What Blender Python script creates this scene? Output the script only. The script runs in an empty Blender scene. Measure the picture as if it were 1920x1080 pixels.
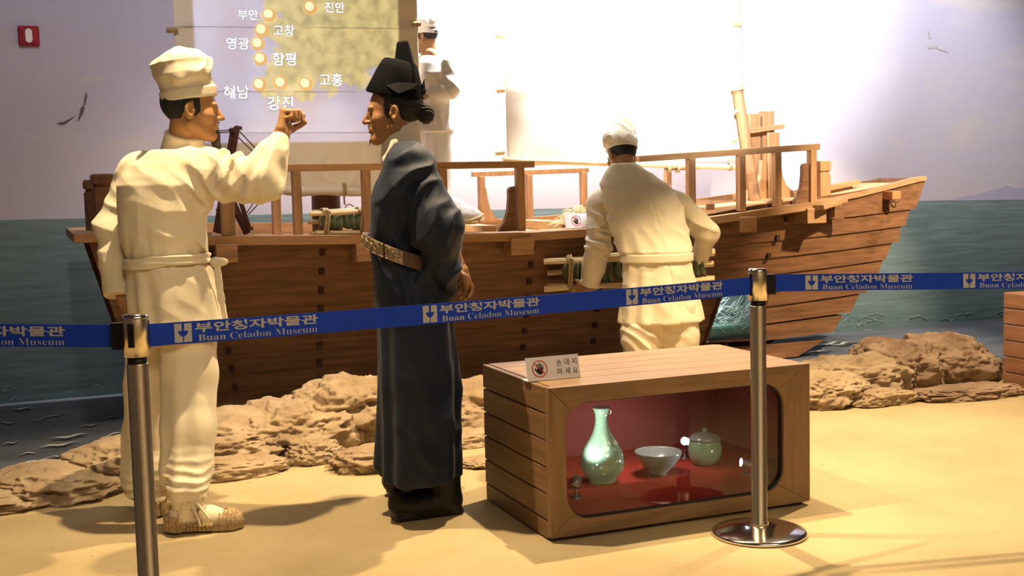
# Museum diorama: three life-size mannequins, a wooden cargo boat, a crate showcase and a belt barrier.
import bpy, bmesh, math, random
import numpy as np
from mathutils import Matrix, Vector

random.seed(7)
rng = np.random.default_rng(7)
SC = bpy.context.scene
COL = SC.collection
PI = math.pi

# ------------------------------------------------------------------ camera
# World frame: X runs along the painted wall, Y goes into it (wall at Y=8.2), camera above the origin.
F_PX = 2270.0; PITCH = 0.09; ROLL = -0.025; YAW = 0.384; EYE = 1.32
_cp, _sp = math.cos(PITCH), math.sin(PITCH)
_c, _s = math.cos(ROLL), math.sin(ROLL)
def _w(v):
    x, y, z = v
    return np.array([x*math.cos(YAW)+y*math.sin(YAW), -x*math.sin(YAW)+y*math.cos(YAW), z])
_u0 = np.array([0, _sp, _cp]); _r0 = np.array([1., 0, 0])
FW = _w(np.array([0, _cp, -_sp])); RT = _w(_c*_r0+_s*_u0); UP = _w(_c*_u0-_s*_r0)
OC = np.array([0, 0, EYE])
def ray(x, y): return FW + RT*(x-960)/F_PX - UP*(y-540)/F_PX
def onZ(x, y, z=0.0):
    d = ray(x, y); return OC + d*(z-EYE)/d[2]
def onY(x, y, Y):
    d = ray(x, y); return OC + d*Y/d[1]
def atD(x, y, D): return OC + ray(x, y)*D
cam = bpy.data.cameras.new('camera'); cam_o = bpy.data.objects.new('camera', cam); COL.objects.link(cam_o)
cam.sensor_width = 36.0; cam.lens = F_PX*36/1920; cam.clip_start = 0.05; cam.clip_end = 100
cam_o.matrix_world = Matrix(((RT[0], UP[0], -FW[0], 0), (RT[1], UP[1], -FW[1], 0), (RT[2], UP[2], -FW[2], EYE), (0, 0, 0, 1)))
SC.camera = cam_o

# ------------------------------------------------------------------ world, lights, exposure
SC.view_settings.view_transform = 'Standard'; SC.view_settings.look = 'None'
SC.view_settings.gamma = 1.0; SC.view_settings.exposure = 0.12; SC.view_settings.use_curve_mapping = False
wd = bpy.data.worlds.new('room_ambience'); SC.world = wd; wd.use_nodes = True
wd.node_tree.nodes['Background'].inputs[0].default_value = (1.0, 0.85, 0.68, 1)
wd.node_tree.nodes['Background'].inputs[1].default_value = 0.06
def spot(name, loc, target, power, color, angle, blend=0.5, radius=0.05):
    l = bpy.data.lights.new(name, 'SPOT'); l.energy = power; l.color = color
    l.spot_size = math.radians(angle); l.spot_blend = blend; l.shadow_soft_size = radius
    o = bpy.data.objects.new(name, l); COL.objects.link(o); o.location = loc
    o.rotation_euler = (Vector(target)-Vector(loc)).to_track_quat('-Z', 'Y').to_euler()
    return o
WARM = (1.0, 0.75, 0.44); WARM2 = (1.0, 0.80, 0.54); WHITE = (1.0, 0.97, 0.99)
spot('ceiling_spot_over_pointing_man', (0.80, 4.66, 3.5), (0.9, 4.66, 0), 520, WARM, 76, 0.35, 0.03)
spot('ceiling_spot_over_showcase', (2.5, 4.95, 3.5), (2.4, 4.6, 0), 560, WARM, 80, 0.4, 0.03)
spot('ceiling_spot_over_right_sand', (4.4, 4.7, 3.5), (4.4, 4.7, 0), 660, WARM, 80, 0.4, 0.04)
spot('track_spot_on_bow', (5.9, 4.6, 3.2), (5.75, 7.1, 0.7), 1000, WARM2, 42, 0.6, 0.05)
spot('visitor_side_fill', (0.1, 1.2, 3.2), (0.55, 4.8, 0.95), 140, WARM2, 27, 0.7, 0.3)
spot('projector_on_right_sail', (2.45, 3.3, 3.15), (4.35, 7.8, 2.78), 2100, (0.96, 0.96, 1.0), 42, 0.5, 0.05)
spot('projector_on_map_sail', (0.9, 3.0, 3.2), (1.62, 7.3, 1.9), 14, (0.86, 0.9, 1.0), 30, 0.5, 0.05)
spot('wall_washer_behind_sails', (3.3, 7.62, 3.6), (3.3, 8.0, 1.0), 900, WHITE, 120, 0.6, 0.08)
spot('added_wash_left', (0.2, 5.9, 3.6), (-0.1, 8.2, 1.6), 62, (0.97, 0.93, 1.0), 110, 0.7, 0.1)  # unseen light added to lift the left end of the wall
spot('added_wash_right', (6.7, 6.2, 3.6), (6.6, 8.2, 1.7), 330, (1.0, 0.95, 0.97), 100, 0.7, 0.1)  # unseen light added to brighten the mural's right end
spot('added_fill_on_map_sail', (1.5, 5.6, 3.5), (1.65, 7.3, 1.05), 80, WARM2, 27, 0.5, 0.05)  # added warm light for the lower strip of the map sail
fa = bpy.data.lights.new('added_visitor_side_light', 'AREA'); fa.shape = 'RECTANGLE'; fa.size = 3.0; fa.size_y = 1.2; fa.energy = 75; fa.color = WARM2  # added area light: fills front faces, gives the steel something to reflect
fo = bpy.data.objects.new('added_visitor_side_light', fa); COL.objects.link(fo); fo.location = (2.2, 0.3, 3.7)
spot('added_fill_on_right_sail', (4.15, 6.72, 3.65), (4.0, 7.42, 1.9), 750, WHITE, 47, 0.25, 0.08)  # added close light that whitens the sail but misses the stooping man
spot('deck_light_before_sails', (3.2, 7.2, 3.6), (3.2, 7.42, 1.0), 260, WHITE, 42, 0.5, 0.08)

# ------------------------------------------------------------------ numpy noise
_LAT = rng.random((32, 32, 32)).astype(np.float32)*2-1
def vn(P, seed=0):
    P = np.asarray(P, np.float32) + np.float32(seed*7.31+100.0)
    i = np.floor(P).astype(np.int32); f = P-i; f = f*f*(3-2*f); i &= 31; j = (i+1) & 31
    x0, y0, z0 = i[..., 0], i[..., 1], i[..., 2]; x1, y1, z1 = j[..., 0], j[..., 1], j[..., 2]
    fx, fy, fz = f[..., 0], f[..., 1], f[..., 2]
    a = _LAT[x0, y0, z0]*(1-fx)+_LAT[x1, y0, z0]*fx; b = _LAT[x0, y1, z0]*(1-fx)+_LAT[x1, y1, z0]*fx
    c = _LAT[x0, y0, z1]*(1-fx)+_LAT[x1, y0, z1]*fx; d = _LAT[x0, y1, z1]*(1-fx)+_LAT[x1, y1, z1]*fx
    return (a*(1-fy)+b*fy)*(1-fz)+(c*(1-fy)+d*fy)*fz
def fbm(P, f, o=3, seed=0):
    r = 0; a = 1.0
    for k in range(o):
        r = r + a*vn(P*f, seed+k); f *= 2.03; a *= 0.5
    return r
def ridge(P, f, seed=0): return 1-2*np.abs(vn(P*f, seed))

# ------------------------------------------------------------------ signed-distance sculpting
def V3(*a): return np.array(a, np.float32)
def nrm(v):
    v = np.asarray(v, float); return v/np.linalg.norm(v)
def smin(a, b, k):
    h = np.clip(0.5+0.5*(b-a)/k, 0, 1); return b*(1-h)+a*h-k*h*(1-h)
def smax(a, b, k): return -smin(-a, -b, k)
def ell(P, c, r, R=None):
    q = P-np.asarray(c, np.float32)
    if R is not None: q = q@np.asarray(R, np.float32).T
    r = np.asarray(r, np.float32); k0 = np.linalg.norm(q/r, axis=-1); k1 = np.linalg.norm(q/(r*r), axis=-1)
    return k0*(k0-1)/np.maximum(k1, 1e-6)
def cone(P, a, b, ra, rb):
    a = np.asarray(a, np.float32); b = np.asarray(b, np.float32); ab = b-a
    t = np.clip(((P-a)@ab)/max(float(ab@ab), 1e-9), 0, 1)
    return np.linalg.norm(P-a-t[..., None]*ab, axis=-1)-(ra+(rb-ra)*t)
def chain(P, pts, rs, k=0.02):
    d = None
    for i in range(len(pts)-1):
        e = cone(P, pts[i], pts[i+1], rs[i], rs[i+1]); d = e if d is None else smin(d, e, k)
    return d
def rbox(P, c, half, r=0.005, R=None):
    q = P-np.asarray(c, np.float32)
    if R is not None: q = q@np.asarray(R, np.float32).T
    q = np.abs(q)-(np.asarray(half, np.float32)-r)
    return np.linalg.norm(np.maximum(q, 0), axis=-1)+np.minimum(q.max(-1), 0)-r
def loft(P, zs, cx, cy, rx, ry, fold=None, cap=0.0):
    z = P[:, 2]; X = np.interp(z, zs, cx); Y = np.interp(z, zs, cy); a = np.interp(z, zs, rx); b = np.interp(z, zs, ry)
    dx = P[:, 0]-X; dy = P[:, 1]-Y
    if fold is not None:
        m = 1+fold(np.arctan2(dy/b, dx/a), z); a = a*m; b = b*m
    d = (np.sqrt((dx/a)**2+(dy/b)**2)-1)*np.minimum(a, b)
    return smax(smax(d, zs[0]-z, 0.012), z-zs[-1], 0.012+cap)
def crease(P, c, dr, freq, amp, rad, seed=0):
    q = P-np.asarray(c, np.float32); f = np.exp(-(q**2).sum(-1)/rad**2)
    t = (q@np.asarray(nrm(dr), np.float32))*freq + 1.6*vn(P*9, seed)
    return amp*f*(1-2*np.abs(np.sin(t)))
def wrinkle(P, dr, freq, amp, seed=0, warp=6):
    """cloth wrinkles: soft ridges crossing direction dr, broken up by noise"""
    t = (P@np.asarray(nrm(dr), np.float32))*freq + 2.2*vn(P*warp, seed)
    m = np.clip(vn(P*7, seed+3)+0.25, 0, 1)
    return amp*m*(1-1.7*np.abs(np.sin(t)))

def sdf_mesh(fn, lo, hi, h):
    lo = np.asarray(lo, np.float32); hi = np.asarray(hi, np.float32); B = 4
    nb = np.ceil((hi-lo)/(h*B)).astype(int)+1
    g = np.stack(np.meshgrid(*[np.arange(n) for n in nb], indexing='ij'), -1).reshape(-1, 3)
    cen = lo+(g*B+(B-1)/2).astype(np.float32)*h
    dc = np.concatenate([fn(c) for c in np.array_split(cen, max(1, len(cen)//100000))])
    D = np.repeat(np.repeat(np.repeat(dc.reshape(nb), B, 0), B, 1), B, 2).astype(np.float32)
    keep = g[np.abs(dc) < B*h*1.25+0.014]
    off = np.stack(np.meshgrid(*[np.arange(B)]*3, indexing='ij'), -1).reshape(-1, 3)
    for ks in np.array_split(keep, max(1, len(keep)//300)):
        idx = (ks[:, None]*B+off[None]).reshape(-1, 3)
        D[idx[:, 0], idx[:, 1], idx[:, 2]] = fn(lo+idx.astype(np.float32)*h)
    S = D < 0
    n = np.array(D.shape)
    cs = [S[a:n[0]-1+a, b:n[1]-1+b, c:n[2]-1+c] for a in (0, 1) for b in (0, 1) for c in (0, 1)]
    cnt = sum(c.astype(np.int8) for c in cs)
    act = (cnt > 0) & (cnt < 8)
    I = np.argwhere(act); vid = np.full(act.shape, -1, np.int32); vid[act] = np.arange(len(I))
    acc = np.zeros((len(I), 3), np.float32); num = np.zeros(len(I), np.float32)
    for ax in range(3):
        o = [k for k in range(3) if k != ax]
        for u in (0, 1):
            for v in (0, 1):
                a = I.copy(); a[:, o[0]] += u; a[:, o[1]] += v; b = a.copy(); b[:, ax] += 1
                da = D[a[:, 0], a[:, 1], a[:, 2]]; db = D[b[:, 0], b[:, 1], b[:, 2]]
                m = (da < 0) != (db < 0); t = np.where(m, da/np.where(m, da-db, 1), 0)
                p = (a-I).astype(np.float32); p[:, ax] += t
                acc[m] += p[m]; num[m] += 1
    Vt = lo+(I+acc/num[:, None])*h
    Fs = []
    for ax in range(3):
        o1, o2 = [(1, 2), (2, 0), (0, 1)][ax]
        sl0 = [slice(None)]*3; sl1 = [slice(None)]*3; sl0[ax] = slice(0, -1); sl1[ax] = slice(1, None)
        A = S[tuple(sl0)]; Bq = S[tuple(sl1)]
        E = np.argwhere(A != Bq); E = E[(E[:, o1] > 0) & (E[:, o2] > 0) & (E[:, o1] < n[o1]-1) & (E[:, o2] < n[o2]-1)]
        if len(E) == 0: continue
        flip = Bq[E[:, 0], E[:, 1], E[:, 2]]
        def q(da, db):
            e = E.copy(); e[:, o1] += da; e[:, o2] += db
            return vid[e[:, 0], e[:, 1], e[:, 2]]
        qd = np.stack([q(-1, -1), q(0, -1), q(0, 0), q(-1, 0)], -1)
        qd[flip] = qd[flip][:, ::-1]
        Fs.append(qd[(qd >= 0).all(1)])
    return Vt, np.concatenate(Fs)
def np_mesh(name, Vt, Fq, m=None, smooth=True):
    me = bpy.data.meshes.new(name); nf = len(Fq)
    me.vertices.add(len(Vt)); me.vertices.foreach_set('co', np.ascontiguousarray(Vt, np.float32).ravel())
    k = Fq.shape[1]
    me.loops.add(nf*k); me.loops.foreach_set('vertex_index', np.ascontiguousarray(Fq, np.int32).ravel())
    me.polygons.add(nf); me.polygons.foreach_set('loop_start', np.arange(0, nf*k, k, dtype=np.int32))
    me.polygons.foreach_set('loop_total', np.full(nf, k, np.int32))
    me.polygons.foreach_set('use_smooth', np.full(nf, smooth))
    me.update(calc_edges=True)
    if m: me.materials.append(m)
    return me
def join_vf(lst):
    vs, fs, o = [], [], 0
    for v, f in lst: vs.append(v); fs.append(f+o); o += len(v)
    return np.concatenate(vs), np.concatenate(fs)

# ------------------------------------------------------------------ objects
FRAME = {}
def tag(o, label=None, cat=None, group=None, kind=None):
    if label: o['label'] = label
    if cat: o['category'] = cat
    if group: o['group'] = group
    if kind: o['kind'] = kind
    return o
def thing(name, label, cat, loc=(0, 0, 0), rz=0.0, group=None):
    o = bpy.data.objects.new(name, None); COL.objects.link(o); o.empty_display_size = 0.1
    o.location = loc; o.rotation_euler = (0, 0, rz); FRAME[o.name] = (np.array(loc, float), rz)
    return tag(o, label, cat, group)
def root_of(o):
    while o.parent: o = o.parent
    return o
def to_local(P, o):
    r = root_of(o)
    if r.name not in FRAME: return np.asarray(P, float)
    L, rz = FRAME[r.name]; q = np.asarray(P, float)-L; c, s = math.cos(-rz), math.sin(-rz)
    return np.stack([q[..., 0]*c-q[..., 1]*s, q[..., 0]*s+q[..., 1]*c, q[..., 2]], -1)
def link(name, me, parent=None, label=None):
    o = bpy.data.objects.new(name, me); COL.objects.link(o)
    if parent: o.parent = parent
    if label: o['label'] = label
    return o
def part(name, fn, lo, hi, h, m, parent, label=None):
    """one sculpted part, in its thing's own frame"""
    return link(name, np_mesh(name, *sdf_mesh(fn, lo, hi, h), m), parent, label)

class MB:
    def __init__(s): s.v = []; s.f = []; s.mi = []; s.sm = []
    def add(s, vs, fs, mi=0, smooth=False):
        o = len(s.v); s.v += [tuple(float(c) for c in v) for v in vs]
        for f in fs: s.f.append([i+o for i in f]); s.mi.append(mi); s.sm.append(smooth)
        return s
    def box(s, lo, hi, mi=0):
        x0, y0, z0 = lo; x1, y1, z1 = hi
        return s.hexa([(x0, y0, z0), (x1, y0, z0), (x1, y1, z0), (x0, y1, z0)], [(x0, y0, z1), (x1, y0, z1), (x1, y1, z1), (x0, y1, z1)], mi)
    def hexa(s, b, t, mi=0, smooth=False):
        n = len(b)
        return s.add(list(b)+list(t), [list(range(n))[::-1], list(range(n, 2*n))]+[[i, (i+1) % n, n+(i+1) % n, n+i] for i in range(n)], mi, smooth)
    def bar(s, a, b, w, h, up=(0, 0, 1), mi=0):
        """square bar from a to b: w across, h along up"""
        a = np.array(a, float); b = np.array(b, float); d = nrm(b-a); u = np.array(up, float)
        sd = nrm(np.cross(d, u)); u = nrm(np.cross(sd, d)); q = []
        for e in (a, b): q.append([e-sd*w/2-u*h/2, e+sd*w/2-u*h/2, e+sd*w/2+u*h/2, e-sd*w/2+u*h/2])
        return s.hexa(q[0], q[1], mi)
    def tube(s, pts, r, n=8, mi=0, caps=True, smooth=True):
        pts = [np.array(p, float) for p in pts]; m = len(pts)
        rs = [r]*m if np.isscalar(r) else list(r); vs = []; up = None
        for i, p in enumerate(pts):
            d = nrm(pts[min(i+1, m-1)]-pts[max(i-1, 0)])
            if up is None: up = np.array([0, 0, 1.]) if abs(d[2]) < 0.9 else np.array([1., 0, 0])
            sd = nrm(np.cross(d, up)); up = np.cross(sd, d)
            for k in range(n):
                a = 2*PI*k/n; vs.append(p+(sd*math.cos(a)+up*math.sin(a))*rs[i])
        fs = [[i*n+k, i*n+(k+1) % n, (i+1)*n+(k+1) % n, (i+1)*n+k] for i in range(m-1) for k in range(n)]
        s.add(vs, fs, mi, smooth)
        if caps: s.add(vs[:n], [list(range(n))[::-1]], mi); s.add(vs[-n:], [list(range(n))], mi)
        return s
    def lathe(s, prof, c=(0, 0, 0), n=32, mi=0, axis=None, smooth=True):
        vs = []; m = len(prof); c = np.array(c, float)
        if axis is None: e1, e2, e3 = np.eye(3)
        else:
            e3 = nrm(axis); e1 = nrm(np.cross(e3, [0, 0, 1] if abs(e3[2]) < .9 else [1, 0, 0])); e2 = np.cross(e3, e1)
        for r, z in prof:
            for k in range(n):
                a = 2*PI*k/n; vs.append(c+e1*r*math.cos(a)+e2*r*math.sin(a)+e3*z)
        fs = [[i*n+k, i*n+(k+1) % n, (i+1)*n+(k+1) % n, (i+1)*n+k] for i in range(m-1) for k in range(n)]
        return s.add(vs, fs, mi, smooth)
    def prism(s, poly, ax, d0, d1, mi=0):
        """extrude a 2-D polygon; ax: axis of extrusion"""
        def P(p, d):
            return {'x': (d, p[0], p[1]), 'y': (p[0], d, p[1]), 'z': (p[0], p[1], d)}[ax]
        return s.hexa([P(p, d0) for p in poly], [P(p, d1) for p in poly], mi)
    def build(s, name, mats, parent=None, label=None, world=True, bevel=0.0, subs=0, recalc=True):
        me = bpy.data.meshes.new(name); v = np.array(s.v, float)
        if parent is not None and world: v = to_local(v, parent)
        me.from_pydata([tuple(p) for p in v], [], s.f)
        for m in (mats if isinstance(mats, (list, tuple)) else [mats]): me.materials.append(m)
        for p, mi, sm in zip(me.polygons, s.mi, s.sm): p.material_index = mi; p.use_smooth = sm
        if recalc:
            bm = bmesh.new(); bm.from_mesh(me); bmesh.ops.recalc_face_normals(bm, faces=bm.faces); bm.to_mesh(me); bm.free()
        o = link(name, me, parent, label)
        if bevel:
            b = o.modifiers.new('edge', 'BEVEL'); b.width = bevel; b.segments = 2; b.limit_method = 'ANGLE'; b.angle_limit = 0.7
        if subs:
            b = o.modifiers.new('round', 'SUBSURF'); b.levels = subs; b.render_levels = subs
        return o

def text_mesh(body, size, offset=0.0, extrude=0.0, sx=1.0, sy=1.0, align='LEFT', slant=0.0):
    """letters as plain mesh data (verts, faces) lying in XY"""
    c = bpy.data.curves.new('lettering', 'FONT'); c.body = body; c.size = size; c.offset = offset; c.extrude = extrude
    c.align_x = align; c.resolution_u = 4; c.shear = slant
    o = bpy.data.objects.new('lettering', c); COL.objects.link(o)
    bpy.context.view_layer.update()
    me = bpy.data.meshes.new_from_object(o.evaluated_get(bpy.context.evaluated_depsgraph_get()))
    v = np.array([tuple(p.co) for p in me.vertices]); f = [list(p.vertices) for p in me.polygons]
    bpy.data.objects.remove(o); bpy.data.curves.remove(c); bpy.data.meshes.remove(me)
    v[:, 0] *= sx; v[:, 1] *= sy
    return v, f

# ------------------------------------------------------------------ materials
def mat(name, col, rough=0.7, metal=0.0, spec=0.3, emit=None, estr=0.0, var=0.0, vscale=6.0, vcol=None, bump=0.0, bscale=80.0, stretch=(1, 1, 1), coat=0.0, sheen=0.0, bdist=0.01, bump2=0.0, b2scale=14):
    m = bpy.data.materials.new(name); m.use_nodes = True; nt = m.node_tree; b = nt.nodes['Principled BSDF']
    b.inputs['Base Color'].default_value = (*col, 1); b.inputs['Roughness'].default_value = rough
    b.inputs['Metallic'].default_value = metal; b.inputs['Specular IOR Level'].default_value = spec
    b.inputs['Coat Weight'].default_value = coat; b.inputs['Sheen Weight'].default_value = sheen
    if emit: b.inputs['Emission Color'].default_value = (*emit, 1); b.inputs['Emission Strength'].default_value = estr
    if var or bump:
        tc = nt.nodes.new('ShaderNodeTexCoord'); mp = nt.nodes.new('ShaderNodeMapping'); mp.inputs['Scale'].default_value = stretch
        nt.links.new(tc.outputs['Object'], mp.inputs['Vector'])
    if var:
        n = nt.nodes.new('ShaderNodeTexNoise'); n.inputs['Scale'].default_value = vscale; n.inputs['Detail'].default_value = 6
        nt.links.new(mp.outputs[0], n.inputs['Vector'])
        r = nt.nodes.new('ShaderNodeValToRGB'); r.color_ramp.elements[0].position = 0.3; r.color_ramp.elements[1].position = 0.7
        v = vcol or tuple(c*(1-var) for c in col)
        r.color_ramp.elements[0].color = (*v, 1); r.color_ramp.elements[1].color = (*[min(1, c*(1+var*0.4)) for c in col], 1)
        nt.links.new(n.outputs['Fac'], r.inputs['Fac']); nt.links.new(r.outputs['Color'], b.inputs['Base Color'])
    if bump:
        n2 = nt.nodes.new('ShaderNodeTexNoise'); n2.inputs['Scale'].default_value = bscale; n2.inputs['Detail'].default_value = 5
        nt.links.new(mp.outputs[0], n2.inputs['Vector'])
        bp = nt.nodes.new('ShaderNodeBump'); bp.inputs['Strength'].default_value = bump; bp.inputs['Distance'].default_value = bdist
        nt.links.new(n2.outputs['Fac'], bp.inputs['Height']); nt.links.new(bp.outputs[0], b.inputs['Normal'])
        if bump2:
            n4 = nt.nodes.new('ShaderNodeTexNoise'); n4.noise_type = 'RIDGED_MULTIFRACTAL'; n4.inputs['Scale'].default_value = b2scale; n4.inputs['Detail'].default_value = 1; n4.inputs['Distortion'].default_value = 0.8
            nt.links.new(tc.outputs['Object'], n4.inputs['Vector'])
            b4 = nt.nodes.new('ShaderNodeBump'); b4.inputs['Strength'].default_value = bump2; b4.inputs['Distance'].default_value = 0.02
            nt.links.new(n4.outputs['Fac'], b4.inputs['Height']); nt.links.new(b4.outputs[0], bp.inputs['Normal'])
    return m
M = {}
M['hull'] = mat('stained_hull_wood', (0.235, 0.108, 0.046), 0.55, var=0.4, vscale=3.0, bump=0.12, bscale=14, stretch=(1.0, 10, 14))
M['rail'] = mat('rail_wood', (0.47, 0.26, 0.12), 0.5, var=0.28, vscale=3.0, bump=0.08, bscale=14, stretch=(1.2, 12, 12))
M['post'] = mat('upright_wood', (0.45, 0.25, 0.115), 0.5, var=0.28, vscale=3.0, bump=0.08, bscale=14, stretch=(12, 12, 1.2))
M['deck'] = mat('deck_wood', (0.55, 0.36, 0.18), 0.55, var=0.25, vscale=3.0, bump=0.08, bscale=14, stretch=(1.2, 12, 12))
M['dark'] = mat('dark_wood', (0.12, 0.045, 0.022), 0.5, var=0.3, vscale=4.0, stretch=(12, 12, 1.5))
M['peg'] = mat('dark_peg', (0.05, 0.022, 0.01), 0.7)
M['crate'] = mat('crate_wood', (0.265, 0.16, 0.085), 0.5, var=0.25, vscale=3.0, bump=0.06, bscale=14, stretch=(1.2, 14, 14))
M['crate_side'] = mat('crate_side_wood', (0.24, 0.145, 0.075), 0.5, var=0.3, vscale=3.0, bump=0.06, bscale=14, stretch=(14, 1.2, 14))
M['groove'] = mat('groove_shadow_gap', (0.05, 0.028, 0.014), 0.8)
M['pole'] = mat('peeled_pole_wood', (0.80, 0.62, 0.34), 0.6, var=0.2, vscale=5, stretch=(2, 14, 14), bump=0.1, bscale=20)
M['rope'] = mat('straw_rope', (0.50, 0.36, 0.19), 0.9, var=0.35, vscale=60, bump=0.6, bscale=180)
M['cord'] = mat('thin_dark_cord', (0.12, 0.07, 0.04), 0.9)
M['straw'] = mat('dry_straw', (0.82, 0.66, 0.34), 0.85, var=0.25, vscale=40)
M['cloth'] = mat('cream_cotton', (0.79, 0.70, 0.515), 0.9, spec=0.1, var=0.06, vscale=3, bump=0.05, bscale=300, sheen=0.1, bump2=0.12, b2scale=7)
M['hatcloth'] = mat('cream_hat_cotton', (0.77, 0.69, 0.53), 0.9, spec=0.1, var=0.06, vscale=5, bump=0.05, bscale=260)
M['sail'] = mat('sail_canvas', (0.80, 0.72, 0.58), 0.9, spec=0.1, var=0.07, vscale=3, bump=0.1, bscale=200)
M['white_cloth'] = mat('white_cotton', (0.84, 0.81, 0.75), 0.9, spec=0.1, bump=0.12, bscale=260)
M['robe'] = mat('dark_blue_robe_silk', (0.010, 0.017, 0.038), 0.6, spec=0.25, var=0.2, vscale=5, bump=0.1, bscale=300, sheen=0.05)
M['collar'] = mat('white_under_collar', (0.72, 0.66, 0.56), 0.85, spec=0.1)
M['black'] = mat('black_felt', (0.005, 0.005, 0.007), 0.85, spec=0.06, bump=0.1, bscale=300)
M['blackflap'] = mat('charcoal_gauze', (0.022, 0.022, 0.026), 0.8, spec=0.1)
M['boot'] = mat('black_boot_leather', (0.012, 0.011, 0.012), 0.55, spec=0.3)
M['hair'] = mat('black_hair', (0.012, 0.011, 0.012), 0.5, spec=0.4, bump=0.5, bscale=120, stretch=(6, 6, 0.6))
M['beard'] = mat('dark_beard_hair', (0.05, 0.035, 0.025), 0.7, bump=0.5, bscale=200)
M['skin'] = mat('painted_skin', (0.39, 0.205, 0.088), 0.5, spec=0.3, var=0.14, vscale=14, bump=0.04, bscale=150)
M['skin2'] = mat('ruddy_painted_skin', (0.34, 0.175, 0.088), 0.5, spec=0.3, var=0.12, vscale=14, bump=0.04, bscale=150)
M['eye'] = mat('eye_white', (0.7, 0.66, 0.6), 0.3); M['iris'] = mat('dark_iris', (0.02, 0.012, 0.008), 0.2)
M['belt_leather'] = mat('belt_leather', (0.10, 0.055, 0.035), 0.5, spec=0.3)
M['bronze'] = mat('embossed_bronze_plaque', (0.42, 0.33, 0.21), 0.38, metal=0.8, var=0.4, vscale=60, bump=0.6, bscale=110)
M['chrome'] = mat('polished_steel', (0.78, 0.76, 0.73), 0.13, metal=1.0)
M['brushed'] = mat('brushed_steel', (0.88, 0.76, 0.56), 0.27, metal=1.0)  # warm tint in the colour stands in for reflected sand
M['plastic'] = mat('black_plastic', (0.012, 0.012, 0.014), 0.4)
M['belt'] = mat('blue_webbing', (0.012, 0.062, 0.62), 0.6, spec=0.2, bump=0.2, bscale=500)
M['print'] = mat('grey_belt_print', (0.52, 0.52, 0.52), 0.7)
M['celadon'] = mat('celadon_glaze', (0.24, 0.36, 0.22), 0.12, spec=0.5, var=0.15, vscale=10, coat=0.5)
M['celadon_grey'] = mat('grey_celadon_glaze', (0.23, 0.255, 0.22), 0.18, spec=0.5, var=0.15, vscale=12, coat=0.3)
M['bowl_glaze'] = mat('green_bowl_glaze', (0.17, 0.20, 0.12), 0.25, spec=0.5, var=0.2, vscale=10)
M['inlay'] = mat('white_inlay', (0.52, 0.62, 0.44), 0.2)
M['red_felt'] = mat('red_felt', (0.31, 0.032, 0.022), 0.95, spec=0.05, bump=0.1, bscale=200)
M['maroon'] = mat('maroon_lining', (0.36, 0.11, 0.10), 0.9, spec=0.05)
M['sign'] = mat('white_acrylic_sign', (0.86, 0.84, 0.84), 0.3)
M['ink'] = mat('black_print', (0.012, 0.011, 0.012), 0.6)
M['redprint'] = mat('red_print', (0.55, 0.05, 0.035), 0.5)
M['redbox'] = mat('red_plastic', (0.33, 0.012, 0.022), 0.4)
M['lampmetal'] = mat('grey_lamp_metal', (0.22, 0.2, 0.2), 0.4, metal=0.6)
M['led'] = mat('lit_led', (1, 1, 1), 0.4, emit=(0.85, 0.95, 1.0), estr=30)
M['pipe'] = mat('clear_edge_gasket', (0.02, 0.02, 0.02), 0.4)
M['ice'] = mat('pale_straw_packing', (0.70, 0.72, 0.68), 0.6)
M['greenbox'] = mat('green_packing_cloth', (0.16, 0.26, 0.2), 0.8, var=0.3, vscale=20)

def glass(name, tint, rough=0.0, refl=0.08):
    m = bpy.data.materials.new(name); m.use_nodes = True; nt = m.node_tree; nt.nodes.clear()
    out = nt.nodes.new('ShaderNodeOutputMaterial'); t = nt.nodes.new('ShaderNodeBsdfTransparent'); g = nt.nodes.new('ShaderNodeBsdfGlossy')
    fr = nt.nodes.new('ShaderNodeFresnel'); fr.inputs['IOR'].default_value = 1.3; mx = nt.nodes.new('ShaderNodeMixShader')
    t.inputs[0].default_value = (*tint, 1); g.inputs['Roughness'].default_value = rough
    nt.links.new(fr.outputs[0], mx.inputs[0]); nt.links.new(t.outputs[0], mx.inputs[1]); nt.links.new(g.outputs[0], mx.inputs[2])
    nt.links.new(mx.outputs[0], out.inputs[0]); return m
M['glass'] = glass('showcase_glass', (0.95, 0.95, 0.96))
M['pane'] = glass('acrylic_pane', (0.9, 0.95, 0.95), 0.05)

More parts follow.
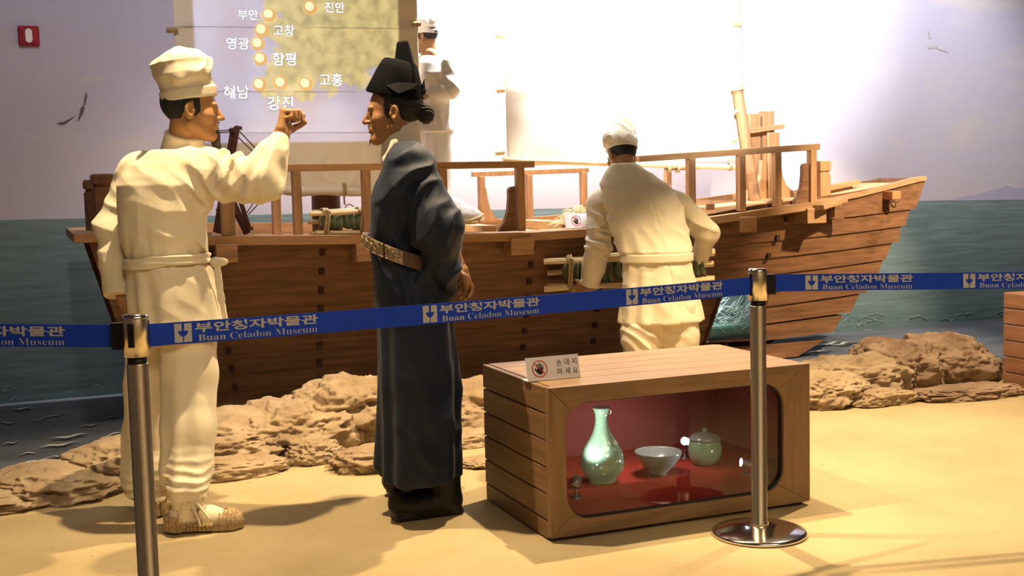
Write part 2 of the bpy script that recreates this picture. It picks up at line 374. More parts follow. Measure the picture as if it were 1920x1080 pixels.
# ================================================================== THE SETTING
def sand_material():
    m = bpy.data.materials.new('packed_sand'); m.use_nodes = True; nt = m.node_tree; b = nt.nodes['Principled BSDF']; L = nt.links.new
    tc = nt.nodes.new('ShaderNodeTexCoord')
    n1 = nt.nodes.new('ShaderNodeTexNoise'); n1.inputs['Scale'].default_value = 1.6; n1.inputs['Detail'].default_value = 8; L(tc.outputs['Object'], n1.inputs['Vector'])
    r = nt.nodes.new('ShaderNodeValToRGB'); e = r.color_ramp.elements
    e[0].position = 0.3; e[0].color = (0.42, 0.32, 0.17, 1); e[1].position = 0.68; e[1].color = (0.53, 0.42, 0.24, 1)
    L(n1.outputs['Fac'], r.inputs['Fac'])
    n2 = nt.nodes.new('ShaderNodeTexNoise'); n2.inputs['Scale'].default_value = 38; n2.inputs['Detail'].default_value = 3; L(tc.outputs['Object'], n2.inputs['Vector'])
    r2 = nt.nodes.new('ShaderNodeValToRGB'); q = r2.color_ramp.elements
    q[0].position = 0.24; q[0].color = (0.45, 0.4, 0.34, 1); q[1].position = 0.32; q[1].color = (1, 1, 1, 1); L(n2.outputs['Fac'], r2.inputs['Fac'])
    mx = nt.nodes.new('ShaderNodeMix'); mx.data_type = 'RGBA'; mx.blend_type = 'MULTIPLY'; mx.inputs[0].default_value = 0.6
    L(r.outputs['Color'], mx.inputs[6]); L(r2.outputs['Color'], mx.inputs[7]); L(mx.outputs[2], b.inputs['Base Color'])
    b.inputs['Roughness'].default_value = 0.85; b.inputs['Specular IOR Level'].default_value = 0.15
    n3 = nt.nodes.new('ShaderNodeTexNoise'); n3.inputs['Scale'].default_value = 90; n3.inputs['Detail'].default_value = 6; L(tc.outputs['Object'], n3.inputs['Vector'])
    bp = nt.nodes.new('ShaderNodeBump'); bp.inputs['Strength'].default_value = 0.22; bp.inputs['Distance'].default_value = 0.01; L(n3.outputs['Fac'], bp.inputs['Height']); L(bp.outputs[0], b.inputs['Normal'])
    return m
def grid_mesh(x0, x1, y0, y1, nx, ny, fz):
    xs = np.linspace(x0, x1, nx+1); ys = np.linspace(y0, y1, ny+1); X, Y = np.meshgrid(xs, ys, indexing='ij')
    Z = fz(X, Y); Vt = np.stack([X, Y, Z], -1).reshape(-1, 3); i = np.arange(nx)[:, None]*(ny+1)+np.arange(ny)[None]
    Fq = np.stack([i, i+ny+1, i+ny+2, i+1], -1).reshape(-1, 4); return Vt, Fq
def sand_z(X, Y):
    P = np.stack([X, Y, 0*X], -1); return 0.006*fbm(P, 1.3, 2, 3)*np.clip((Y-3.2)/1.2, 0, 1)-0.006*np.clip((Y-3.2)/1.2, 0, 1)
tag(link('floor', np_mesh('floor', *grid_mesh(-3.5, 11, -1.5, 6.15, 140, 110, sand_z), sand_material())), 'packed yellow sand floor in front of the rocks', 'floor', kind='structure')

def mural_material():
    m = bpy.data.materials.new('sea_and_sky_mural'); m.use_nodes = True; nt = m.node_tree; b = nt.nodes['Principled BSDF']; L = nt.links.new
    tc = nt.nodes.new('ShaderNodeTexCoord'); sp = nt.nodes.new('ShaderNodeSeparateXYZ'); L(tc.outputs['Object'], sp.inputs[0])
    def mt(op, a, bb=None):
        n = nt.nodes.new('ShaderNodeMath'); n.operation = op
        for k, v in enumerate((a, bb)):
            if v is None: continue
            if isinstance(v, (int, float)): n.inputs[k].default_value = v
            else: L(v, n.inputs[k])
        return n.outputs[0]
    hz = mt('ADD', mt('ADD', sp.outputs['Z'], -1.141), mt('MULTIPLY', sp.outputs['X'], 0.0132))   # height over the painted horizon
    sky = nt.nodes.new('ShaderNodeValToRGB'); e = sky.color_ramp.elements
    e[0].position = 0; e[0].color = (0.62, 0.56, 0.60, 1); e[1].position = 0.9; e[1].color = (0.47, 0.47, 0.60, 1); L(mt('MULTIPLY', hz, 0.6), sky.inputs['Fac'])
    mp = nt.nodes.new('ShaderNodeMapping'); mp.inputs['Scale'].default_value = (0.8, 1, 2.0); mp.inputs['Location'].default_value = (0.35, 0, 0.2); L(tc.outputs['Object'], mp.inputs['Vector'])
    cn = nt.nodes.new('ShaderNodeTexNoise'); cn.inputs['Scale'].default_value = 1.5; cn.inputs['Detail'].default_value = 7; cn.inputs['Roughness'].default_value = 0.6; L(mp.outputs[0], cn.inputs['Vector'])
    cr = nt.nodes.new('ShaderNodeValToRGB'); q = cr.color_ramp.elements; q[0].position = 0.53; q[0].color = (0, 0, 0, 1); q[1].position = 0.74; q[1].color = (0.75, 0.75, 0.75, 1); L(cn.outputs['Fac'], cr.inputs['Fac'])
    cl = nt.nodes.new('ShaderNodeMix'); cl.data_type = 'RGBA'; L(cr.outputs['Color'], cl.inputs[0]); L(sky.outputs['Color'], cl.inputs[6]); cl.inputs[7].default_value = (0.66, 0.60, 0.52, 1)
    sea = nt.nodes.new('ShaderNodeValToRGB'); e = sea.color_ramp.elements
    e[0].position = 0; e[0].color = (0.22, 0.29, 0.275, 1); e[1].position = 1; e[1].color = (0.085, 0.125, 0.13, 1); L(mt('MULTIPLY', hz, -0.9), sea.inputs['Fac'])
    wv = nt.nodes.new('ShaderNodeMapping'); wv.inputs['Scale'].default_value = (1.5, 1, 22); L(tc.outputs['Object'], wv.inputs['Vector'])
    wn = nt.nodes.new('ShaderNodeTexNoise'); wn.inputs['Scale'].default_value = 2; wn.inputs['Detail'].default_value = 5; L(wv.outputs[0], wn.inputs['Vector'])
    sm = nt.nodes.new('ShaderNodeMix'); sm.data_type = 'RGBA'; sm.blend_type = 'OVERLAY'; sm.inputs[0].default_value = 0.5; L(sea.outputs['Color'], sm.inputs[6]); L(wn.outputs['Fac'], sm.inputs[7])
    mk = nt.nodes.new('ShaderNodeMath'); mk.operation = 'GREATER_THAN'; L(hz, mk.inputs[0]); mk.inputs[1].default_value = 0
    fx = nt.nodes.new('ShaderNodeMix'); fx.data_type = 'RGBA'; L(mk.outputs[0], fx.inputs[0]); L(sm.outputs[2], fx.inputs[6]); L(cl.outputs[2], fx.inputs[7])
    L(fx.outputs[2], b.inputs['Base Color']); b.inputs['Roughness'].default_value = 0.75; b.inputs['Specular IOR Level'].default_value = 0.2
    return m
WY = 8.2
wall = MB().box((-3.5, WY, -0.1), (11, WY+0.15, 3.75)).build('wall_back', mural_material())
tag(wall, 'painted back wall mural of lavender sky over a teal sea', 'wall', kind='structure')
tag(MB().box((-3.5, -1.65, -0.1), (11, -1.5, 3.75)).box((-1.9, -1.5, 0), (-1.2, -1.42, 3.6)).box((0.9, -1.5, 0), (1.5, -1.42, 3.6)).box((3.6, -1.5, 0), (4.2, -1.42, 3.6)).build('wall_front', mat('visitor_side_wall', (0.5, 0.42, 0.33), 0.8)), 'plain wall behind the visitors', 'wall', kind='structure')
tag(MB().box((-3.65, -1.65, -0.1), (-3.5, WY+.15, 3.75)).build('wall_left', mat('left_side_wall', (0.34, 0.33, 0.36), 0.8)), 'plain grey side wall on the left', 'wall', kind='structure')
tag(MB().box((11, -1.65, -0.1), (11.15, WY+.15, 3.75)).build('wall_right', mat('right_side_wall', (0.40, 0.37, 0.35), 0.8)), 'plain grey side wall on the right', 'wall', kind='structure')
tag(MB().box((-3.65, -1.65, 3.75), (11.15, WY+.15, 3.9)).build('ceiling', mat('dark_ceiling', (0.10, 0.095, 0.09), 0.9)), 'dark ceiling over the diorama', 'ceiling', kind='structure')
M['sea_floor'] = mat('painted_sea_floor', (0.115, 0.125, 0.145), 0.4, spec=0.35, var=0.45, vscale=1.2, stretch=(0.6, 2.5, 1))
tag(MB().box((-3.5, 6.0, -0.12), (11, WY, -0.012)).build('floor_sea', M['sea_floor']), 'dark slate floor painted as sea at the foot of the mural', 'floor', kind='structure')

# painted marks on mural and sea floor (flat paint)
M['gull'] = mat('painted_gull_grey', (0.13, 0.12, 0.13), 0.8); M['gull_pale'] = mat('painted_gull_pale', (0.44, 0.41, 0.41), 0.8)
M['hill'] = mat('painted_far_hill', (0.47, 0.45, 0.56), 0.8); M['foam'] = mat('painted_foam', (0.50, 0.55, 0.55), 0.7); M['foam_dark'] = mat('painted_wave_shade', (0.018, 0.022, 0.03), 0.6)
def wall_paint(name, polys, m, d=0.003):
    mb = MB()
    for k, pl in enumerate(polys):
        p = [onY(x, y, WY-d-0.0004*k) for x, y in pl]; mb.add(p, [list(range(len(p)))])
    return mb.build(name, m, wall)
wall_paint('painted_gull', [[(162, 172), (164, 180), (160, 197), (157, 200), (158, 188)], [(157, 198), (159, 203), (156, 212), (148, 226), (145, 229), (150, 212), (151, 203)], [(106, 231), (120, 228), (138, 219), (148, 212), (136, 222), (122, 233), (112, 234)]], M['gull'])
wall_paint('painted_gull', [[(1740, 56), (1744, 64), (1746, 73), (1743, 74), (1741, 66)], [(1739, 88), (1746, 86), (1756, 86), (1760, 83), (1758, 89), (1750, 91), (1741, 92)], [(1754, 90), (1766, 92), (1780, 97), (1778, 99), (1764, 95)]], M['gull_pale'])
wall_paint('painted_gull', [[(818, 82), (832, 80), (864, 79), (864, 81), (842, 84), (838, 88), (826, 90)]], M['gull_pale'])
wall_paint('painted_hill', [[(1786, 375), (1806, 369), (1830, 366), (1850, 359), (1872, 354), (1888, 348), (1906, 354), (1940, 346), (1960, 366), (1960, 374), (1786, 376.5)]], M['hill'], 0.002)
def stroke(pts, w):
    """tapering brush stroke: pts in metres, returns polygon strip"""
    n = len(pts); a, b = [], []
    for i, (x, y) in enumerate(pts):
        t = i/(n-1); k = w*math.sin(PI*min(max(t, .04), .96))*(0.7+0.5*random.random())
        a.append((x, y+k/2)); b.append((x, y-k/2))
    return a, b
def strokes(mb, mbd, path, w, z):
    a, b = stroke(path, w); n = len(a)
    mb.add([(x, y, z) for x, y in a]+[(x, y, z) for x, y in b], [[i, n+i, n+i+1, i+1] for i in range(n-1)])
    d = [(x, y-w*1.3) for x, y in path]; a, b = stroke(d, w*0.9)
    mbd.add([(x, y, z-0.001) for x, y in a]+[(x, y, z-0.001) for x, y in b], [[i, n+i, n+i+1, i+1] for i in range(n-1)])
fl, fd = MB(), MB()
for (x0, y0, x1, y1, w) in [(0, 905, 45, 893, .035), (30, 873, 95, 858, .035), (95, 858, 135, 850, .03), (35, 852, 70, 848, .02), (75, 839, 145, 829, .04), (5, 833, 35, 828, .03), (95, 823, 165, 813, .05), (0, 792, 30, 794, .03), (150, 800, 185, 795, .03), (185, 822, 235, 808, .03), (180, 790, 230, 778, .02), (20, 768, 60, 765, .04), (60, 790, 120, 775, .02), (415, 750, 445, 742, .03), (1505, 665, 1545, 655, .06), (1520, 650, 1575, 640, .06), (1560, 648, 1600, 640, .06)]:
    a = onZ(x0, y0, -0.01); b = onZ(x1, y1, -0.01)
    path = [tuple((a+(b-a)*t)[:2]+np.array([0, 0.02*math.sin(9*t+x0)])) for t in np.linspace(0, 1, 9)]
    strokes(fl, fd, path, w, -0.008)
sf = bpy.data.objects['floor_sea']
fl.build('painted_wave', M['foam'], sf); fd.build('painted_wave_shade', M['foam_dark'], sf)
wv = MB()
for k in range(36):                                                     # breakers painted along the foot of the mural
    px = random.uniform(1540, 1900) if k < 30 else random.uniform(-20, 240)
    py = (random.uniform(588, 628) if k < 30 else random.uniform(722, 752))-0.012*(px-1700 if k < 30 else px)
    w = random.uniform(14, 34); h = random.uniform(2, 7); top = [(px-w/2+w*t, py-h*math.sin(PI*t)**0.7*(1 if t < .6 else .6)-random.random()*1.5) for t in np.linspace(0, 1, 8)]
    bot = [(x+2, y+1.2+1.5*random.random()) for x, y in top]; p = [onY(x, y, WY-0.003-0.0003*k) for x, y in top+bot[::-1]]; n = 8
    wv.add(p, [[i, 2*n-1-i, 2*n-2-i, i+1] for i in range(n-1)])
wv.build('painted_breaker', mat('painted_breaker_foam', (0.155, 0.215, 0.212), 0.8), wall)

# red call-point cover on the wall
p = onY(54, 68, WY); t = thing('alarm_cover', 'small square red plastic alarm cover with a white slot, high on the mural', 'alarm', (p[0], WY, p[2]))
s = 0.062
MB().box((p[0]-s, WY-0.03, p[2]-s), (p[0]+s, WY-0.001, p[2]+s)).build('housing', M['redbox'], t, bevel=0.012)
MB().box((p[0]-s*.66, WY-0.036, p[2]-s*.66), (p[0]+s*.66, WY-0.028, p[2]+s*.66)).build('cover_plate', M['redbox'], t, bevel=0.008)
q = [(p[0]+0.02*math.cos(a), p[2]+(0.023 if math.sin(a) > 0 else -0.023)+0.02*math.sin(a)) for a in np.linspace(0, 2*PI, 24, endpoint=False)]
MB().prism(q, 'y', WY-0.041, WY-0.034).build('slot_lens', M['sign'], t)

# ================================================================== ROCKS
M['rock'] = mat('cast_rock', (0.40, 0.31, 0.20), 0.95, spec=0.05, var=0.35, vscale=5, vcol=(0.29, 0.20, 0.12), bump=0.6, bscale=26, bdist=0.025)
M['rock_red'] = mat('brown_cast_rock', (0.36, 0.26, 0.18), 0.95, spec=0.05, var=0.35, vscale=5, vcol=(0.22, 0.14, 0.09), bump=0.6, bscale=26, bdist=0.025)
_bm = bmesh.new(); bmesh.ops.create_icosphere(_bm, subdivisions=6, radius=1.0)
ICO_V = np.array([tuple(v.co) for v in _bm.verts], np.float32); ICO_F = np.array([[v.index for v in f.verts] for f in _bm.faces], np.int32); _bm.free()
def rock(x, y, rx, ry, h, seed, label, m='rock', rz=0.0, cut=None):
    h = h*0.68; d = ICO_V; P = d+seed*3.7
    r = 1+0.22*fbm(P, 1.1, 2, seed)+0.10*ridge(P, 2.6, seed+5)+0.07*ridge(P, 5.5, seed+9)+0.035*ridge(P, 12, seed+3)+0.05*fbm(P, 9, 3, seed+2)-0.10*np.clip(vn(P*3.5, seed+11)-0.35, 0, 1)
    v = d*r[:, None]; v = np.sign(v)*np.abs(v)**np.array([0.92, 0.92, 0.85])
    v = v*np.array([rx, ry, h*0.72]); v[:, 2] += h*0.25
    if cut is not None:                                                   # undercut hollow on the front side
        c, rr = np.array(cut[:3]), cut[3]; w = np.exp(-(((v-c)/rr)**2).sum(-1)); v[:, 1] += w*cut[4]
    v[:, 2] = np.maximum(v[:, 2], -0.05)
    o = link('rock', np_mesh('rock', v, ICO_F, M[m])); o.location = (x, y, 0); o.rotation_euler = (0, 0, rz)
    return tag(o, label, 'rock', 'cast rocks along the edge of the sand')
rock(-0.30, 5.62, .48, .30, .09, 1, 'low flat tan rock, leftmost of the bank and cut by the frame')
rock(0.10, 5.66, .28, .30, .15, 2, 'sloping tan rock left of the near barrier post')
rock(0.46, 5.80, .30, .34, .23, 3, 'tan rock with a dark undercut hollow just left of the near barrier post', cut=(0.05, -.30, .03, .14, .16))
rock(0.86, 6.02, .36, .38, .28, 4, 'broad pitted rock just right of the pointing man\'s trouser leg')
rock(1.22, 6.05, .30, .36, .34, 5, 'rounded rock midway between the pointing man and the robed man')
rock(1.58, 6.12, .30, .34, .42, 6, 'tallest rock with a shaded hollow, left of the robed man', cut=(0.02, -.28, .08, .15, .18))
rock(1.86, 6.14, .26, .34, .41, 7, 'rock mostly hidden behind the robed man')
rock(2.18, 6.02, .30, .30, .34, 8, 'lumpy rock between the robed man and the wooden showcase')
rock(0.84, 5.58, .24, .12, .11, 9, 'low knobbly rock on the sand right of the pointing man\'s shin')
rock(1.24, 5.66, .13, .12, .15, 10, 'small craggy rock on the sand below the rounded rock')
rock(1.50, 5.42, .24, .18, .14, 11, 'smooth pale rock slab on the sand left of the robed man\'s hem')
rock(2.02, 5.66, .20, .12, .11, 12, 'flat tongue of rock on the sand between robe and showcase')
rock(1.96, 5.20, .13, .10, .045, 13, 'small flat stone lying on the sand right of the robed man\'s boots')
rock(2.55, 6.05, .24, .28, .25, 20, 'rock behind the left end of the wooden showcase')
rock(4.18, 5.74, .26, .26, .24, 14, 'bright rounded rock right of the wooden showcase')
rock(4.58, 5.92, .32, .30, .30, 15, 'wide bright rock, second to the right of the showcase')
rock(5.00, 6.02, .22, .28, .37, 16, 'tall brown rock, third to the right of the showcase', 'rock_red')
rock(5.40, 6.02, .30, .28, .37, 17, 'large brown rock just left of the right-hand crate', 'rock_red')
rock(5.04, 5.44, .32, .15, .10, 18, 'low brown slab of rock on the sand by the right-hand crate', 'rock_red')
rock(4.48, 5.50, .20, .10, .12, 19, 'low bright rock on the sand in front of the wide bright rock')

# ================================================================== BOAT
BASE = (2.9, 7.42, 0)
boat = thing('cargo_boat', 'large brown wooden cargo boat with lapped planks and deck railings', 'boat', BASE)
def lerp_tab(x, tab):
    return float(np.interp(x, [t[0] for t in tab], [t[1] for t in tab]))
SHEER = [(0.2, 1.085), (1.0, 1.03), (1.9, 1.0), (2.9, 0.975), (3.4, 0.985), (4.05, 1.015), (4.55, 1.06), (5.1, 1.11), (5.5, 1.17), (6.2, 1.262)]
def zs(x): return lerp_tab(x, SHEER)
YMID = 7.45
# strake ends at the bow (pixels measured on the hull side, Y=7.2)
BOW = [((1737, 333), (1713, 391)), ((1703, 391), (1690, 423)), ((1683, 424), (1678, 453)), ((1665, 455), (1651, 486)), ((1648, 487), (1637, 518)), ((1630, 518), (1618, 547)), ((1606, 551), (1590, 584)), ((1577, 590), (1560, 622)), ((1545, 638), (1497, 672))]
NS = len(BOW)
def ytop(x): return lerp_tab(x, [(0.2, 7.02), (0.9, 6.93), (4.8, 6.93), (5.5, 7.03), (6.2, 7.2)])
def hull_y(x, f): return ytop(x)*(1-f)+7.22*f          # f: 0 at sheer, 1 at the bottom
WIN = [(4.375, .50), (4.30, .165), (4.76, .15), (4.765, .53)]
def in_win(x, z):
    c = False
    for i in range(4):
        (xa, za), (xb, zb) = WIN[i], WIN[i-1]
        if (za > z) != (zb > z) and x < (xb-xa)*(z-za)/(zb-za)+xa: c = not c
    return c
def strake_side(mb, far=False):
    for k in range(NS):
        f0, f1 = k/NS, (k+1)/NS
        (tp, bp) = BOW[k]
        e0 = onY(*tp, 7.2); e1 = onY(*bp, 7.2)
        x_st0 = 0.33+0.30*f0; x_st1 = 0.33+0.30*f1
        n = 90; q = []
        for i in range(n+1):
            s = i/n
            xa = x_st0+(e0[0]-x_st0)*s; xb = x_st1+(e1[0]-x_st1)*s
            def zz(x, f, xe, ze):
                base = zs(min(x, 4.6))*(1-f)
                w = np.clip((x-3.4)/(xe-3.4), 0, 1)**1.8
                return base*(1-w)+ze*w
            za = zz(xa, f0, e0[0], e0[2]); zb = zz(xb, f1, e1[0], max(e1[2], 0.0))
            lap = 0.006+0.006*min(1, max(0, (xa-4.2)/.8))
            ya = hull_y(xa, f0); yb = hull_y(xb, f1)
            pts = [(xa, ya, za), (xb, yb-lap, zb), (xb, yb+0.022, zb), (xa, ya+0.035, za)]
            if far: pts = [(x, 2*YMID-y, z) for x, y, z in pts]
            q.append(pts)
        for i in range(n):
            a, b = q[i], q[i+1]; cx = (a[0][0]+b[1][0])/2; cz = (a[0][2]+a[1][2])/2
            if not far and in_win(cx, cz): continue
            mb.add(a+b, [[0, 1, 5, 4], [1, 2, 6, 5], [2, 3, 7, 6], [3, 0, 4, 7]])
        mb.add(q[0], [[0, 1, 2, 3]]); mb.add(q[-1], [[3, 2, 1, 0]])
    return mb
hb = strake_side(MB())
strake_side(hb, True)
hb.build('hull', M['hull'], boat)
# bottom, stern transom and bow planks close the shell
bt = MB(); bt.box((0.66, 7.2, 0.002), (5.0, 2*YMID-7.2, 0.04))
for k in range(6):
    f0, f1 = k/6, (k+1)/6-0.006
    za, zb = zs(.33)*(1-f0), zs(.33)*(1-f1); xa, xb = .36+.30*f0, .36+.30*f1
    bt.hexa([(xb, hull_y(.5, f1)+.02, zb), (xb+.05, hull_y(.5, f1)+.02, zb), (xb+.05, 2*YMID-hull_y(.5, f1)-.02, zb), (xb, 2*YMID-hull_y(.5, f1)-.02, zb)],
            [(xa, hull_y(.4, f0)+.02, za), (xa+.05, hull_y(.4, f0)+.02, za), (xa+.05, 2*YMID-hull_y(.4, f0)-.02, za), (xa, 2*YMID-hull_y(.4, f0)-.02, za)])
bt.build('transom_and_bottom', M['hull'], boat)
bw = MB()
for k in range(NS-1):
    a0 = onY(*BOW[k][0], 7.2); a1 = onY(*BOW[k][1], 7.2)
    bw.hexa([(a1[0]-.05, 7.2, a1[2]), (a1[0]-.01, 7.2, a1[2]), (a1[0]-.01, 2*YMID-7.2, a1[2]), (a1[0]-.05, 2*YMID-7.2, a1[2])],
            [(a0[0]-.05, 7.2, a0[2]), (a0[0]-.01, 7.2, a0[2]), (a0[0]-.01, 2*YMID-7.2, a0[2]), (a0[0]-.05, 2*YMID-7.2, a0[2])])
bw.build('bow_planking', M['hull'], boat)
# square pegs in rows up the side
pg = MB()
for col, xs in enumerate([(0.98, 0.02), (1.62, 0.0), (2.22, 0), (2.95, 0.0), (3.45, 0.0), (4.18, -.02), (4.83, -.05)]):
    for k in range(NS-1):
        f = (k+0.8)/NS; x = xs[0]+xs[1]*k
        w = np.clip((x-3.4)/(5.6-3.4), 0, 1)**1.8; z = zs(min(x, 4.6))*(1-f)*(1-w)+w*(zs(x)*(1-f)+.05*(1-f)); y = hull_y(x, f)
        if in_win(x, z): continue
        pg.box((x-.014, y-.026, z-.018), (x+.014, y+.02, z+.018))
pg.build('hull_peg', M['peg'], boat)['kind'] = 'stuff'
# gunwale ledge, deck, stern ledge
gw = MB(); nn = 40
xs_ = np.linspace(0.95, 5.17, nn)
for i in range(nn-1):
    a, b = xs_[i], xs_[i+1]; za, zb = zs(a)+.012, zs(b)+.012
    gw.hexa([(a, 6.84, za-.05), (b, 6.84, zb-.05), (b, 7.14, zb-.05), (a, 7.14, za-.05)], [(a, 6.84, za), (b, 6.84, zb), (b, 7.14, zb), (a, 7.14, za)])
gw.build('gunwale', M['rail'], boat)
dk = MB()
for j in range(7):
    y0 = 7.145+j*.107; y1 = y0+.1
    for i in range(nn-1):
        a, b = xs_[i], xs_[i+1]; za, zb = zs(a)-.012, zs(b)-.012
        dk.hexa([(a, y0, za-.03), (b, y0, zb-.03), (b, y1, zb-.03), (a, y1, za-.03)], [(a, y0, za), (b, y0, zb), (b, y1, zb), (a, y1, za)])
dk.build('deck', M['deck'], boat)
fg = MB()
for i in range(nn-1):
    a, b = xs_[i], xs_[i+1]; za, zb = zs(a)+.06, zs(b)+.06
    fg.hexa([(a, 7.90, za-.12), (b, 7.90, zb-.12), (b, 7.95, zb-.12), (a, 7.95, za-.12)], [(a, 7.90, za), (b, 7.90, zb), (b, 7.95, zb), (a, 7.95, za)])
fg.build('far_bulwark', M['rail'], boat)
for x in (2.75, 3.3, 3.85):
    MB().box((x-.05, 7.16, zs(x)-.01), (x+.05, 7.9, zs(x)+.05)).build('deck_beam', M['deck'], boat, bevel=.004)
MB().box((0.26, 6.86, 1.035), (0.40, 8.02, 1.085)).build('stern_beam', M['rail'], boat, bevel=.005)
MB().box((0.40, 6.98, 1.03), (1.0, 7.9, 1.06)).build('stern_deck', M['deck'], boat)
# bow: top strake cap, fore deck, cross beam, bitt, ring peg
bc = MB()
xb_ = np.linspace(5.1, onY(1737, 333, 7.2)[0]-.01, 14)
for i in range(13):
    a, b = xb_[i], xb_[i+1]
    def zc(x): return np.interp(x, [5.1, 5.5, 6.2], [1.118, 1.165, 1.263])
    bc.hexa([(a, ytop(a)-.012, zc(a)-.035), (b, ytop(b)-.012, zc(b)-.035), (b, ytop(b)+.05, zc(b)-.035), (a, ytop(a)+.05, zc(a)-.035)],
            [(a, ytop(a)-.012, zc(a)), (b, ytop(b)-.012, zc(b)), (b, ytop(b)+.05, zc(b)), (a, ytop(a)+.05, zc(a))])
bc.build('bow_cap_rail', M['rail'], boat)
MB().hexa([(5.12, 7.0, 1.06), (6.05, 7.2, 1.20), (6.05, 7.7, 1.20), (5.12, 7.9, 1.06)], [(5.12, 7.0, 1.08), (6.05, 7.2, 1.22), (6.05, 7.7, 1.22), (5.12, 7.9, 1.08)]).build('fore_deck', M['deck'], boat)
a = onY(1552, 352, 7.5); b = onY(1606, 342, 7.5)
MB().bar((a[0]-.1, 7.5, a[2]-.012), (b[0], 7.5, b[2]), .09, .035).bar((a[0]-.05, 7.52, a[2]-.05), (b[0]-.04, 7.52, b[2]-.04), .05, .05).build('bow_cross_beam', M['rail'], boat)
def bitt(cx, cy, z0, z1, r, m='post', n=8):
    mb = MB(); pr = [(r, z0), (r, z1-.075), (r*.82, z1-.07), (r*.82, z1-.055), (r*1.06, z1-.05), (r*1.06, z1-.012), (r*.9, z1), (0.001, z1)]
    mb.lathe(pr, (cx, cy, 0), n, smooth=False); return mb.build('mooring_bitt', M[m], boat)
p = onY(196, 400, 7.0); bitt(p[0], 7.0, 1.06, onY(196, 326, 7.0)[2], .062, 'hull')
p = onY(176, 400, 7.45); bitt(p[0], 7.4, 1.06, onY(174, 337, 7.4)[2], .052, 'hull')
p = onY(1540, 360, 7.15); bt_ = MB().box((p[0]-.045, 7.1, 1.05), (p[0]+.045, 7.2, onY(1540, 326, 7.15)[2])).box((p[0]-.047, 7.098, onY(1540, 321, 7.15)[2]), (p[0]+.047, 7.202, onY(1540, 302, 7.15)[2])).box((p[0]-.038, 7.107, 1.05), (p[0]+.038, 7.193, onY(1540, 312, 7.15)[2]))
bt_.build('bow_bitt', M['post'], boat, bevel=.004)
p = onY(1664, 366, 7.1); MB().box((p[0]-.045, 6.99, p[2]-.03), (p[0]+.03, 7.12, p[2]+.03)).build('bow_peg', mat('orange_peg_wood', (0.5, 0.22, 0.08), .5), boat, bevel=.004)
p = onY(1681, 371, 7.08); ring = [(p[0]+.033*math.cos(a), 7.08+.006*math.sin(2*a), p[2]+.03*math.sin(a)) for a in np.linspace(0, 2*PI, 25)]
MB().tube(ring, .005, 6, caps=False).tube([(p[0]-.03, 7.08, p[2]), (p[0], 7.08, p[2]+.005)], .005, 6).build('mooring_ring', M['cord'], boat)

# beam ends under the gunwale
def beam_end(x0, x1, ytop_px, ybot_px, Yf=6.82, xm=0, m='rail'):
    a = onY(x0, ytop_px, Yf); b = onY(x1, ybot_px, Yf)
    MB().box((a[0], Yf, b[2]), (b[0], 7.1, a[2])).build('beam_end', M[m], boat, bevel=.005)
beam_end(405, 447, 459, 492); beam_end(668, 702, 458, 490); beam_end(958, 1003, 446, 477); beam_end(1390, 1420, 407, 435); beam_end(1514, 1550, 391, 418)
a = onY(1534, 388, 6.8); b = onY(1594, 376, 6.8); MB().bar((a[0], 6.8, a[2]-.004), (b[0]-.02, 6.86, b[2]+.006), .1, .035).build('bow_bracket', M['rail'], boat, bevel=.004)
a = onY(1554, 398, 6.9); MB().prism([(a[0]-.02, 1.08), (a[0]+.12, 1.11), (a[0]+.15, .97), (a[0]-.02, 1.0)], 'y', 6.92, 6.955).build('bow_plate', M['hull'], boat)

# railings
def railing(pts, Yr, tops, posts, end, knees=(), thick=.042, w=.05, mr='rail', mp='post', y_off=0):
    """posts: (pixel x, pixel y foot); each post and knee is a mesh of its own"""
    (xa, ya), (xb, yb) = tops
    A = onY(xa, ya, Yr); B = onY(xb, yb, Yr)
    MB().bar((A[0], Yr, A[2]), (B[0], Yr, B[2]), w, thick).build('top_rail', M[mr], boat, bevel=.004)
    for (px, pyt, py, wd) in posts:
        f = onY(px, py, Yr); t = onY(px, pyt, Yr); x = (f[0]+t[0])/2
        zt = A[2]+(B[2]-A[2])*(x-A[0])/(B[0]-A[0])-thick/2+.002
        o = MB().box((x-wd/2, Yr-.026, f[2]), (x+wd/2, Yr+.026, zt)).build('railing_post', M[mp], boat, bevel=.004)
    for (px, py, s) in knees:
        f = onY(px, py, Yr); z1 = f[2]+.30; pl = [(0, 0), (-s*.115, 0), (-s*.10, .03), (-s*.075, .06), (-s*.052, .12), (-s*.042, .2), (-s*.042, .255), (-s*.03, .27), (0, .275)]
        MB().prism([(f[0]+x, f[2]+z) for x, z in pl], 'y', Yr-.02, Yr+.02).build('railing_knee', M['hull'], boat)
railing(None, 6.90, ((395, 317), (1000, 308)), [(426, 330, 442, .075), (557, 325, 440, .05), (687, 322, 438, .05), (830, 320, 436, .05), (975, 318, 433, .05)], None, [(966, 433, 1)])
railing(None, 6.90, ((1196, 298), (1534, 275)), [(1295, 300, 402, .05), (1389, 295, 396, .05), (1456, 290, 388, .05), (1522, 283, 382, .05)], None, [(1513, 382, 1)])
railing(None, 7.84, ((885, 327), (1102, 319)), [(903, 330, 418, .042), (992, 326, 414, .042), (1094, 322, 410, .042)], None, [], .034, .045, 'post')
f = onY(903, 414, 7.84); pl = [(0, 0), (.12, 0), (.09, .03), (.06, .08), (.04, .16), (.035, .22), (0, .225)]
MB().prism([(f[0]+x, f[2]+z) for x, z in pl], 'y', 7.82, 7.86).build('railing_knee', M['post'], boat)
railing(None, 7.84, ((1246, 318), (1376, 312)), [(1252, 322, 390, .042)], None, [], .02, .025, 'post')
